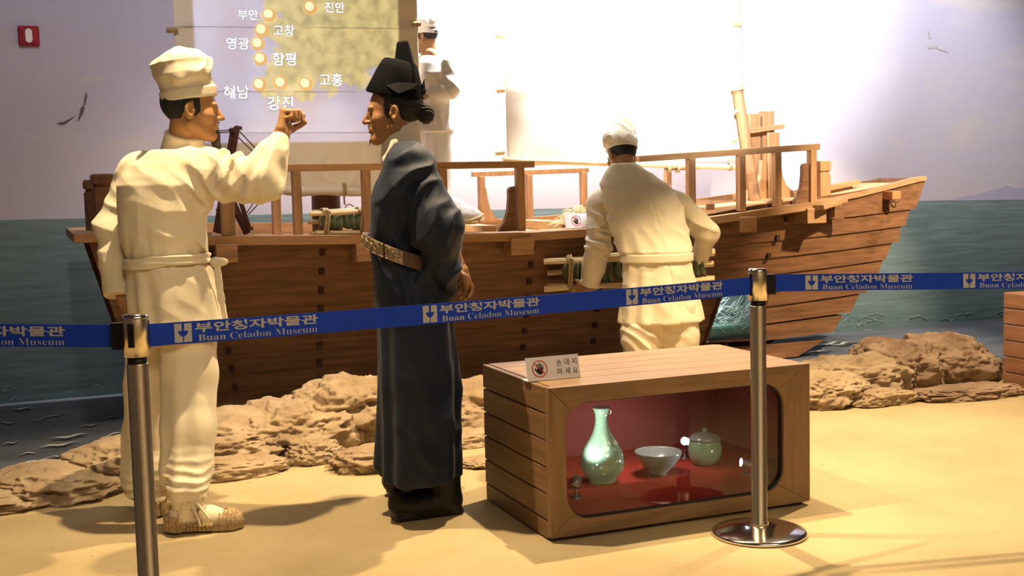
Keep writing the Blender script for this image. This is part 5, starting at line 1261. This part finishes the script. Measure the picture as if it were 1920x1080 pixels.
part('sash_bow', pm_tails, k+np.array([-.06, -.08, -.28]), k+np.array([.12, .08, .07]), .0045, M['cloth'], pm)
SR = (gz(322, 995), gz(444, 989)); SL = (gz(284, 968), gz(330, 944))
ANK_R = SR[0]+nrm(SR[1]-SR[0])*.065; ANK_L = SL[0]+nrm(SL[1]-SL[0])*.06
def pm_trousers(P):
    r = chain(P, [J(352, 625, .06), J(356, 700, .03), J(355, 800, .0), J(350, 880, -.03), ANK_R+np.array([0, 0, .165]), ANK_R+np.array([0, 0, .125])], [.115, .107, .102, .096, .072, .058], .03)
    l = chain(P, [J(292, 625, .18), J(284, 720, .22), J(276, 820, .24), J(268, 890, .22), ANK_L+np.array([0, 0, .165]), ANK_L+np.array([0, 0, .125])], [.115, .107, .100, .096, .072, .058], .03)
    d = np.minimum(smin(r, l, .02), 9)
    w = crease(P, J(350, 915, -.08), (.1, 0, 1), 85, .009, .10, 3)+crease(P, J(278, 920, .15), (.1, 0, 1), 80, .009, .1, 4)
    w = w+.006*np.sin(P[:, 0]*70+2*vn(P*5, 2))*np.clip((.75-P[:, 2])/.5, 0, 1)
    return d-w-.004*fbm(P, 8, 2, 9)
part('trousers', pm_trousers, (-.30, -.16, .05), (.20, .46, .86), .006, M['cloth'], pm)
def shoe(t, heel, toe, Lf, tag_=''):
    """straw sandal over a white sock; heel and toe on the floor"""
    heel = np.array(heel, float); toe = np.array(toe, float); f = nrm(toe-heel); sd = np.array([f[1], -f[0], 0]); R = np.array([sd, f, [0, 0, 1]], np.float32)
    loc_ = lambda P: (P-heel.astype(np.float32))@R.T
    L_ = Lf
    def sock(P):
        q = loc_(P); d = chain(q, [(0, .03, .05), (0, L_*.55, .045), (0, L_*.86, .035)], [.042, .042, .032], .03)
        d = smin(d, cone(q, (0, .048, .05), (0, .062, .12), .044, .046), .03)
        return smax(d, .014-q[:, 2], .006)-wrinkle(P, (.3, .2, 1), 70, .003, 4)
    part('sock', sock, heel-.22, heel+np.array([.40, .40, .26]) if False else np.maximum(heel, toe)+np.array([.1, .1, .26]), .005, M['cloth'], t) if False else part('sock', sock, np.minimum(heel, toe)-np.array([.1, .1, .02]), np.maximum(heel, toe)+np.array([.1, .1, .24]), .005, M['cloth'], t)
    def straw(P):
        q = loc_(P); ax = np.abs(q[:, 0]); y = q[:, 1]; z = q[:, 2]
        w = np.interp(y, [-.015, .03, .12, .2, L_-.02, L_+.012], [.018, .044, .046, .05, .045, .012])
        sole = smax(smax(ax-w, np.abs(y-L_/2)-L_/2-.012, .02), np.abs(z-.013)-.013, .008)
        toe_ = smax(ell(q, (0, L_*.80, .030), (.054, L_*.26, .050)), -ell(q, (0, L_*.66, .040), (.045, L_*.22, .050)), .006)
        rim = cone(np.stack([ax, y, z], -1), (.044, .02, .040), (.050, L_*.6, .026), .007, .008)
        hl = np.abs(np.sqrt((q[:, 0]/.046)**2+((y-.03)/.05)**2)-1)*.045-.006; hl = smax(smax(hl, y-.05, .01), np.abs(z-.032)-.030, .006)
        strap = smax(np.abs(ell(q, (0, L_*.45, .045), (.050, .09, .052)))-.003, np.abs(y-L_*.45+.3*(z-.04))-.010, .004)
        d = np.minimum(np.minimum(smin(sole, toe_, .008), rim), np.minimum(hl, strap))
        d = smax(d, -z, .004)
        return d-.0035*np.sin(y*2*PI/.0155)*np.clip((z-.004)/.01, 0, 1)-.0016*np.sin(ax*420)
    part('straw_shoe', straw, np.minimum(heel, toe)-np.array([.09, .09, .02]), np.maximum(heel, toe)+np.array([.09, .09, .14]), .0038, M['rope'], t)
    a = heel+f*.06+np.array([0, 0, .15])
    mb = MB(); ring = [heel+f*(.052+.056*math.cos(b_))+sd*.054*math.sin(b_)+np.array([0, 0, .135+.006*math.sin(2*b_)]) for b_ in np.linspace(0, 2*PI, 25)]
    mb.tube(ring, .006, 6, caps=False)
    k_ = heel+f*.085+sd*.045+np.array([0, 0, .13])
    for e in ((.07, .045, -.075), (.02, .055, -.06), (-.045, .045, -.05), (.035, .05, -.10)): mb.tube([k_, k_+f*e[0]*.5+sd*(e[1]*.4)+np.array([0, 0, e[2]*.4+.008]), k_+f*e[0]+sd*e[1]*.35+np.array([0, 0, e[2]])], [.006, .005, .004], 6)
    mb.build('ankle_tie', M['cloth'], t, world=False)
shoe(pm, *SR, .262)
shoe(pm, *SL, .25)

# ------------------------------------------------------------------ 2. the official in the blue robe
ro, J = figure('person', 'man in a dark blue robe and black winged hat, hands clasped behind his back', 795, 962)
gz = lambda x, y: to_local(onZ(x, y), ro)
HC = J(736, 212, -.02); HR = basis((-.995, -.04, -.03), (0.02, 0, 1)); HS = 1.05
neck0 = J(757, 285, .0)
pcs = []
def ro_head(P):
    d = head_d(to_head(P, HC, HR, HS), 0)*HS
    return smin(d, cone(P, neck0, HC+HR.T@np.array([0, -.030, -.055])*HS, .060, .052), .018)
pcs.append(solid(ro_head, HC+np.array([.01, 0, -.05]), (.17, .16, .22), .0032))
hA, hB = J(858, 494, .03), J(858, 512, -.06)
pcs.append(solid(lambda P: hand_d(P, hA-np.array([.03, .0, -.03]), (.45, -.25, -.55), (-.5, .4, -.4), 1, (.5, .55, .6, .6), .5, .92), hA, (.15, .15, .15), .0034))
pcs.append(solid(lambda P: hand_d(P, hB-np.array([.03, 0, -.02]), (.50, .35, -.45), (-.5, -.5, -.3), -1, (.6, .65, .7, .7), .5, .92), hB, (.15, .15, .15), .0034))
sA, eA = J(772, 315, -.2), J(820, 425, -.24)
sB, eB = J(772, 315, .2), J(825, 425, .24)
pcs.append(solid(lambda P: smin(loft(P, [.2, .6, 1.05, 1.25, 1.38, 1.46], [-.02, -.02, -.07, -.06, -.03, -.02], [0]*6, [.1, .12, .09, .1, .09, .05], [.15, .15, .13, .16, .14, .06]), np.minimum(chain(P, [sA, eA, hA], [.05, .04, .03]), chain(P, [sB, eB, hB], [.05, .04, .03])), .03), (0, 0, .8), (.35, .42, .75), .015))
body = body_mesh(ro, M['skin2'], pcs); eyes(body, HC, HR, HS)
def ro_hair(P):
    q = to_head(P, HC, HR, HS); d = hair_d(q, -.05)
    b = smin(d, ell(q, (0, -.125, -.008), (.036, .034, .040)), .012)
    return (b+.0015*np.sin(q[:, 2]*420+q[:, 0]*200))*HS
part('hair', ro_hair, HC-.2, HC+.2, .0038, M['hair'], ro)
def ro_beard(P):
    q = to_head(P, HC, HR, HS); ax = np.stack([np.abs(q[:, 0]), q[:, 1], q[:, 2]], -1)
    d = chain(ax, [(.004, .0940, -.0445), (.018, .0865, -.050), (.028, .075, -.060)], [.0030, .0028, .0014], .003)
    d = np.minimum(d, cone(q, (0, .0915, -.098), (0, .094, -.120), .0035, .001))
    return d*HS
part('moustache', ro_beard, HC-.17, HC+.15, .0026, M['hair'], ro)
part('eyebrows', lambda P: brows(P, HC, HR, HS), HC-.12, HC+.12, .0026, M['hair'], ro)
# black hat: flared cap, tall back fin, gauze flaps
hat = MB(); cxs = J(740, 178, -.02)
def hring(px0, px1, py0, py1, ry, n=40):
    a, b = J(px0, py0, -.02), J(px1, py1, -.02); c = (a+b)/2; return [(c[0]+(b[0]-a[0])/2*math.cos(t_), c[1]+ry*math.sin(t_), c[2]+(b[2]-a[2])/2*math.cos(t_)) for t_ in np.linspace(0, 2*PI, n, endpoint=False)]
rings = [hring(687, 792, 171, 196, .094), hring(686, 794, 168, 186, .096), hring(697, 791, 147, 160, .090), hring(708, 786, 126, 138, .080), hring(717, 782, 112, 124, .068), hring(722, 779, 108, 120, .058), hring(735, 768, 109, 119, .02)]
n = 40; vs = [p for r in rings for p in r]
hat.add(vs, [[i*n+k_, i*n+(k_+1) % n, (i+1)*n+(k_+1) % n, (i+1)*n+k_] for i in range(len(rings)-1) for k_ in range(n)], smooth=True).add(rings[-1], [list(range(n))]).add(rings[0], [list(range(n))[::-1]])
hp = hat.build('hat', M['black'], ro, world=False)
fin = MB(); Fp = [(740, 132), (745, 79), (766, 77), (784, 150), (784, 172), (745, 160)]
a_ = [J(x, y, -.02) for x, y in Fp]
wy = [.055, .030, .030, .062, .062, .06]
fin.hexa([p+np.array([0, -w_, 0]) for p, w_ in zip(a_, wy)], [p+np.array([0, w_, 0]) for p, w_ in zip(a_, wy)])
fin.build('hat_fin', M['black'], hp, world=False, bevel=.008)
band = MB(); rb = [hring(750, 793, 158, 176, .088), hring(748, 795, 165, 184, .092), hring(752, 790, 178, 196, .09)]
for sg in (-1, 1):
    fp = [(727, 163, .088), (752, 158, .100), (790, 160, .096), (793, 170, .094), (770, 172, .104), (752, 179, .108)]
    v0 = [J(x, y, -.02)+np.array([0, sg*d_, 0]) for x, y, d_ in fp]; v1 = [p+np.array([0, sg*.004, 0]) for p in v0]
    MB().hexa(v0, v1).build('hat_flap', M['blackflap'], hp, world=False)
kn = MB(); c = J(790, 170, -.02); kn.lathe([(.001, -.02), (.016, -.012), (.02, 0), (.016, .012), (.001, .02)], c, 12, axis=(0, 1, 0))
v0 = [J(x, y, -.02) for x, y in ((788, 166), (796, 148), (798, 174), (792, 176))]; kn.hexa([p-np.array([0, .012, 0]) for p in v0], [p+np.array([0, .012, 0]) for p in v0]); kn.build('hat_knot', M['blackflap'], hp, world=False)
def ro_collar(P):
    a = neck0+np.array([-.005, 0, -.02]); b = J(752, 246, .0)
    d = cone(P, a, b, .088, .072); h_ = (P-b)@nrm(b-a).astype(np.float32)
    d = smax(d, h_-.006-.55*(P[:, 0]-b[0]), .006)
    f = cone(P, J(744, 268, -.06), J(727, 300, -.05), .022, .018); f = smin(f, cone(P, J(744, 268, .06), J(727, 300, .05), .022, .018), .01)
    return smin(d, f, .012)
part('collar', ro_collar, neck0-.14, neck0+np.array([.14, .14, .19]), .0045, M['collar'], ro)
zh = J(790, 890)[2]
def ro_robe(P):
    d = loft(P, [zh, .3, .5, .8, 1.0, 1.06, 1.12, 1.25, 1.36, 1.43, 1.47], [-.008, -.004, .0, -.01, -.055, -.072, -.07, -.058, -.03, -.02, -.018], [0]*11,
             [.158, .160, .160, .150, .118, .108, .110, .115, .098, .075, .048], [.225, .215, .20, .185, .16, .15, .16, .19, .185, .13, .07],
             fold=lambda th, z: sk(th, z, [zh, .6, 1.0, 1.1], [.055, .04, .02, .0], 7, 1.0))
    for (s_, e_, h_, sg) in ((sA, eA, hA, -1), (sB, eB, hB, 1)):
        lo_ = J(846, 545, sg*.10)
        arm = chain(P, [s_+np.array([-.01, -sg*.04, .0]), s_, e_, h_+np.array([-.045, sg*.02, -.005])], [.085, .085, .098, .058], .04)
        drape = chain(P, [J(812, 440, sg*.22), J(830, 500, sg*.16), lo_], [.075, .062, .026], .05)
        arm = smin(arm, drape, .05)
        d = smin(d, arm, .028)
    w = crease(P, J(775, 320, -.28), (.6, 0, -.8), 36, .006, .14, 1)+crease(P, J(825, 470, -.25), (.85, 0, -.5), 34, .009, .17, 2)+crease(P, J(760, 400, -.2), (.9, 0, .3), 38, .005, .16, 3)
    w = w+crease(P, J(745, 520, -.18), (1, 0, .2), 44, .007, .12, 4)+crease(P, J(835, 790, -.2), (.8, 0, .55), 28, .006, .16, 5)
    fr_ = smax(cone(P, J(716, 690, -.02), J(714, 872, -.02), .012, .03), -9+0*P[:, 0], .01)
    return smin(d, fr_, .03)-1.3*w-.005*fbm(P, 6, 2, 3)
part('robe', ro_robe, (-.25, -.40, zh-.03), (.25, .40, 1.52), .0062, M['robe'], ro)
# stiff belt riding low at the back
bl = MB(); pq = []
N = 56
def belt_pt(th, off, dz):
    zc_ = 1.052-.40*((math.cos(th)*.11)+.0); x = -.066+(.118+off)*math.cos(th); y = (.163+off)*math.sin(th); z = 1.045+.50*(-(x+.066))*.8-.0+dz
    return (x, y, z)
for k_ in range(N):
    t0, t1 = 2*PI*k_/N, 2*PI*(k_+1)/N
    bl.hexa([belt_pt(t0, .0, -.028), belt_pt(t1, .0, -.028), belt_pt(t1, .012, -.028), belt_pt(t0, .012, -.028)], [belt_pt(t0, .0, .028), belt_pt(t1, .0, .028), belt_pt(t1, .012, .028), belt_pt(t0, .012, .028)], smooth=False)
wb = bl.build('waist_belt', M['belt_leather'], ro, world=False)
for c0_, c1_ in ((-.30, .30), (.36, 1.25), (-1.25, -.36), (1.31, 1.8), (-1.8, -1.31)):
    pb = MB(); S = np.linspace(PI+c0_, PI+c1_, 9)
    for a, b in zip(S[:-1], S[1:]): pb.hexa([belt_pt(a, .012, -.026), belt_pt(b, .012, -.026), belt_pt(b, .019, -.026), belt_pt(a, .019, -.026)], [belt_pt(a, .012, .026), belt_pt(b, .012, .026), belt_pt(b, .019, .026), belt_pt(a, .019, .026)])
    random.seed(int(abs(c0_)*100))
    mid_ = (c0_+c1_)/2; wd_ = (c1_-c0_)*.36
    for q_ in range(3):
        cu = mid_+wd_*(q_-1)*.7; sp = []
        for a in np.linspace(0, 3.2*PI, 22): r_ = .0035+.010*(1-a/(3.2*PI)); sp.append(belt_pt(PI+cu+r_*math.cos(a)*6.5, .0205, r_*math.sin(a)*1.2+.004*math.cos(q_*3)))
        pb.tube(sp, .0026, 5)
    for zz in (-.024, .024): pb.tube([belt_pt(a, .019, zz) for a in S], .0022, 5)
    pb.build('belt_plaque', M['bronze'], wb, world=False)
def boot(t, hx, tx, dy, hz=.20):
    heel = gz(*hx); toe = gz(*tx); f = nrm(toe-heel); sd = np.array([f[1], -f[0], 0]); R = np.array([sd, f, [0, 0, 1]], np.float32); L_ = np.linalg.norm(toe-heel)
    def fn(P):
        q = (P-heel.astype(np.float32))@R.T
        d = chain(q, [(0, .055, .05), (0, L_*.6, .048), (0, L_-.035, .058)], [.055, .055, .044], .03)
        d = smin(d, cone(q, (0, .062, .06), (0, .068, .30), .060, .070), .03)
        d = smin(d, ell(q, (0, L_-.022, .085), (.038, .026, .045)), .02)          # turned-up toe
        d = smin(d, rbox(q, (0, L_*.48, .012), (.048, L_*.48, .012), .010), .012)
        d = smax(d, -q[:, 2], .004); d = smax(d, q[:, 2]-.29, .004)
        return d-.0025*np.exp(-(q[:, 0]/.003)**2)*(q[:, 2] > .05)
    part('boot', fn, np.minimum(heel, toe)-np.array([.1, .1, .02]), np.maximum(heel, toe)+np.array([.1, .1, .33]), .005, M['boot'], t)
boot(ro, (864, 958), (734, 976), 0)
boot(ro, (842, 918), (722, 930), 0)

# ------------------------------------------------------------------ 3. the stooping man with the bundle
wk, J = figure('person', 'man in a cream jacket seen from behind, stooping with a bundle of bowls', 1235, 745, 7.2)
HC = J(1165, 294, .40); HR = basis((-.42, .80, -.42), (-.02, .42, .95)); HS = 1.06
neck0 = J(1176, 330, .34)
def wk_head(P):
    d = head_d(to_head(P, HC, HR, HS), 0)*HS; return smin(d, cone(P, neck0, HC+HR.T@np.array([0, -.035, -.05])*HS, .064, .058), .025)
sA, eA, wA = J(1128, 385, .22), J(1122, 462, .16), J(1105, 532, .22)
sB, eB, wB = J(1272, 388, .20), J(1326, 436, .18), J(1312, 485, .30)
pcs = [solid(wk_head, HC+np.array([0, -.03, -.04]), (.17, .19, .22), .004)]
pcs.append(solid(lambda P: smin(hand_d(P, J(1100, 540, .24), (-.80, .35, -.12), (.1, .75, .6), 1 if False else -1, (.45, .55, .6, .65), .5, .95), cone(P, wA, J(1100, 540, .24), .03, .027), .02), J(1090, 542, .26), (.18, .17, .14), .004))
pcs.append(solid(lambda P: smin(hand_d(P, J(1308, 492, .33), (-.30, .45, -.55), (-.5, .2, .5), 1, (.45, .5, .55, .6), .5, .95), cone(P, wB, J(1308, 492, .33), .03, .027), .02), J(1300, 505, .36), (.17, .17, .17), .004))
pcs.append(solid(lambda P: smin(loft(P, [.6, .7, .85, 1.1, 1.24, 1.30], [.0, .0, 0, -.04, -.10, -.13], [0, 0, 0, .12, .22, .25], [.13, .13, .13, .14, .11, .05], [.08, .08, .08, .09, .07, .04]), np.minimum(chain(P, [sA, eA, wA], [.05, .04, .03]), chain(P, [sB, eB, wB], [.05, .04, .03])), .03), (0, .1, .85), (.5, .45, .7), .016))
pcs.append(solid(lambda P: np.minimum(chain(P, [(-.09, 0, .55), (-.09, -.02, .3), (-.09, 0, .03)], [.07, .055, .04]), chain(P, [(.12, 0, .55), (.12, -.02, .3), (.12, 0, .03)], [.07, .055, .04])), (0, 0, .35), (.3, .25, .45), .016))
body_mesh(wk, M['skin'], pcs)
part('hair', lambda P: hair_d(to_head(P, HC, HR, HS), -.058)*HS, HC-.16, HC+.16, .0045, M['hair'], wk)
def wk_beard(P):
    q = to_head(P, HC, HR, HS); return cone(q, (0, .080, -.09), (0, .094, -.14), .016, .005)*HS
part('beard', wk_beard, HC-.2, HC+.2, .005, M['beard'], wk)
def wk_cap(P):
    q = to_head(P, HC, HR, HS); x, y, z = q[:, 0], q[:, 1], q[:, 2]; zz = z-(.040+.16*y)
    bd = (np.sqrt((x/.088)**2+((y+.014)/.113)**2)-1)*.088; bd = smax(smax(bd, zz-.045, .006), -zz, .006)
    cr = smin(smin(cone(q, (-.012, -.022, .080), (.010, -.05, .145), .098, .064), ell(q, (0, -.02, .07), (.092, .116, .06)), .02), cone(q, (.008, -.05, .140), (.004, -.115, .225), .058, .018), .03)
    cr = smin(cr, ell(q, (-.082, -.02, .088), (.035, .04, .025)), .03)
    cr = smax(cr, -(zz-.030), .012)
    cr = cr-.008*(1-2*np.abs(np.sin(38*z+30*x+14*y+3*vn(q*14, 3))))*np.clip(vn(q*12, 8)+.5, 0, 1)-.008*fbm(q, 10, 2, 6)
    return smin(bd, cr, .008)*HS
part('cap', wk_cap, HC+np.array([-.22, -.22, -.06]), HC+np.array([.22, .24, .28]), .0042, M['hatcloth'], wk)
def wk_jacket(P):
    d = loft(P, [.455, .60, .80, .845, .875, 1.0, 1.15, 1.27, 1.34, 1.40], [.024, .014, .003, .0, -.01, -.035, -.06, -.105, -.14, -.165], [0, 0, 0, 0, .01, .07, .15, .22, .26, .285],
             [.252, .225, .20, .196, .222, .232, .232, .205, .140, .07], [.17, .16, .14, .135, .155, .16, .15, .125, .10, .07], fold=lambda th, z: sk(th, z, [.45, .8, .86, 1.0], [.035, .025, .015, .0], 9, .5))
    dA = nrm(wA-eA); la = chain(P, [sA+np.array([.05, 0, .02]), sA, eA, eA+(wA-eA)*.5, wA+dA*.07], [.095, .090, .080, .068, .056], .03); d = smin(d, smax(la, (P-(wA+dA*.015).astype(np.float32))@dA.astype(np.float32), .006), .03)
    d = smin(d, chain(P, [sB+np.array([-.06, 0, .02]), sB, eB], [.095, .085, .078], .03), .04)
    d = smin(d, chain(P, [eB, wB], [.066, .052], .03), .012)
    d = smin(d, ell(P, J(1336, 430, .17), (.03, .06, .02)), .02)
    w = crease(P, eA+np.array([0, -.06, .03]), (.35, 0, 1), 46, .009, .13, 1)+crease(P, J(1150, 400, .05), (.8, 0, .6), 40, .006, .12, 2)
    w = w+crease(P, J(1280, 400, .03), (.8, 0, -.6), 40, .006, .12, 3)+crease(P, J(1215, 455, -.10), (.9, 0, .35), 44, .005, .13, 4)+crease(P, J(1320, 420, .1), (.5, 0, 1), 44, .006, .10, 5)
    w = w+crease(P, J(1130, 440, .05), (.1, .3, 1), 55, .006, .10, 6)+crease(P, J(1200, 345, .15), (.2, 0, 1), 42, .004, .14, 8)
    seam = J(1222, 390, 0)[0]+(P[:, 2]-J(1222, 390, 0)[2])*-.20
    w = w-.004*np.exp(-((P[:, 0]-seam)/.005)**2)*(P[:, 1] < .25)
    return d-1.3*w-.005*fbm(P, 8, 2, 5)-wrinkle(P, (.5, .3, .8), 30, .004, 14)
part('jacket', wk_jacket, (-.46, -.22, .42), (.40, .50, 1.46), .0068, M['cloth'], wk)
def wk_collar(P):
    a = neck0+np.array([.005, -.01, -.03]); b = a+nrm(HC+HR.T@np.array([0, -.03, -.05])-a)*.085
    d = cone(P, a, b, .098, .078); return smax(d, (P-b)@nrm(b-a).astype(np.float32)-.004, .006)
part('collar', wk_collar, neck0-.16, neck0+np.array([.16, .16, .2]), .006, M['cloth'], wk)
def wk_sash(P):
    d = loft(P, [.75, .95], [.0, .0], [0, .0], [.206, .204], [.146, .146]); return smax(np.abs(d)-.008, np.abs(P[:, 2]-.838)-.026, .006)
part('sash', wk_sash, (-.26, -.2, .78), (.26, .2, .90), .006, M['cloth'], wk)
def wk_trousers(P):
    l = chain(P, [(-.09, 0, .55), (-.095, -.01, .38), (-.09, 0, .2), (-.09, 0, .10)], [.13, .122, .11, .08], .04); r = chain(P, [(.12, 0, .55), (.125, -.01, .38), (.12, 0, .2), (.12, 0, .10)], [.125, .112, .105, .08], .04)
    d = smin(l, r, .012); return d-crease(P, (-.1, -.1, .35), (.5, 0, 1), 50, .008, .2, 2)-.005*fbm(P, 9, 2, 4)
part('trousers', wk_trousers, (-.28, -.22, .03), (.28, .22, .72), .008, M['cloth'], wk)
for sx in (-.09, .12):
    def wshoe(P, sx=sx):
        d = chain(P, [(sx, -.06, .035), (sx, .10, .03)], [.048, .045], .02); d = smin(d, cone(P, (sx, 0, .04), (sx, 0, .12), .045, .05), .02); return smax(d, .001-P[:, 2], .004)-.003*np.sin(P[:, 1]*380)
    part('straw_shoe', wshoe, (sx-.08, -.14, -.01), (sx+.08, .18, .16), .006, M['rope'], wk)
# the bundle in his hands
c0_ = atD(1024, 515, 7.53); c1_ = atD(1340, 498, 7.53); cm = (c0_+c1_)/2; dv = c1_-c0_
bundle('bowl_bundle', 'bundle of dark green bowls between pale poles, held by the stooping man', np.linalg.norm(dv), .086, cm, math.atan2(dv[1], dv[0]), math.asin(dv[2]/np.linalg.norm(dv)), 20, M['bowl_glaze'], n_skip=(4,))

# ------------------------------------------------------------------ 4. the small figure on deck behind the map sail
bg, J = figure('person', 'small white-clothed man on deck half hidden behind the map sail', 812, 300, 7.76)
S_ = .74; zd = zs(2.5)-.012
bg.location.z = zd; FRAME[bg.name] = (np.array([bg.location.x, bg.location.y, zd]), -YAW)
HC = J(796, 70, .0); HR = basis((-.93, .32, -.10), (0, 0, 1)); HS = .80
neck0 = J(803, 106, .0)
top = neck0[2]
pcs = [solid(lambda P: smin(head_d(to_head(P, HC, HR, HS))*HS, cone(P, neck0, HC+HR.T@np.array([0, -.03, -.05])*HS, .05, .045), .02), HC+np.array([0, 0, -.03]), .16, .0045)]
sA, eA, wA = J(838, 122, -.08), J(842, 168, -.12), J(800, 182, -.14)
pcs.append(solid(lambda P: hand_d(P, J(792, 186, -.14), (-.9, 0, -.15), (0, .9, .3), -1, (.7, .75, .8, .8), .6, .74), J(785, 187, -.14), .11, .0045))
pcs.append(solid(lambda P: chain(P, [(0, 0, .1), (0, 0, top)], [.06, .05]), (0, 0, .6), (.15, .15, .75), .018))
body_mesh(bg, M['skin'], pcs); 
part('hair', lambda P: hair_d(to_head(P, HC, HR, HS), -.05)*HS, HC-.13, HC+.13, .005, M['hair'], bg)
part('cap', lambda P: cap_d(to_head(P, HC, HR, HS)+np.array([0, 0, .012], np.float32), .135, (0, -.015), 9, .95, .04)*HS, HC+np.array([-.16, -.16, -.04]), HC+np.array([.16, .16, .19]), .005, M['white_cloth'], bg)
part('eyebrows', lambda P: brows(P, HC, HR, HS), HC-.1, HC+.1, .004, M['hair'], bg)
def bg_jacket(P):
    xm = (J(808, 150)[0]); z0 = J(800, 250)[2]
    d = loft(P, [z0, z0+.12, z0+.22, top-.12, top-.05, top+.0], [xm, xm, xm, xm, xm, xm-.01], [0]*6, [.145, .135, .12, .125, .10, .05], [.15, .14, .12, .14, .11, .05])
    d = smin(d, chain(P, [sA, eA, wA], [.062, .060, .046], .03), .025)
    d = smin(d, chain(P, [J(786, 122, .08), J(778, 168, .02), J(790, 186, -.08)], [.062, .056, .045], .03), .025)
    w = crease(P, J(835, 165, -.15), (.7, 0, .7), 55, .006, .1, 1)+crease(P, J(808, 215, -.12), (1, 0, .2), 50, .005, .12, 2); return d-w-.003*fbm(P, 10, 2, 3)
part('jacket', bg_jacket, (-.3, -.3, J(800, 250)[2]-.02), (.3, .3, top+.06), .007, M['white_cloth'], bg)
def bg_tr(P):
    xm = J(808, 150)[0]; z0 = J(800, 250)[2]
    d = np.minimum(chain(P, [(xm-.05, .03, z0+.03), (xm-.05, .03, .08)], [.085, .06]), chain(P, [(xm+.05, -.03, z0+.03), (xm+.05, -.03, .08)], [.085, .06]))
    d = smin(d, smin(ell(P, (xm-.08, .03, .03), (.09, .045, .04)), ell(P, (xm+.02, -.03, .03), (.09, .045, .04)), .01), .02); return smax(d, .002-P[:, 2], .005)-.003*fbm(P, 10, 2, 6)
part('trousers', bg_tr, (-.3, -.2, -.01), (.3, .2, J(800, 250)[2]+.14), .009, M['white_cloth'], bg)
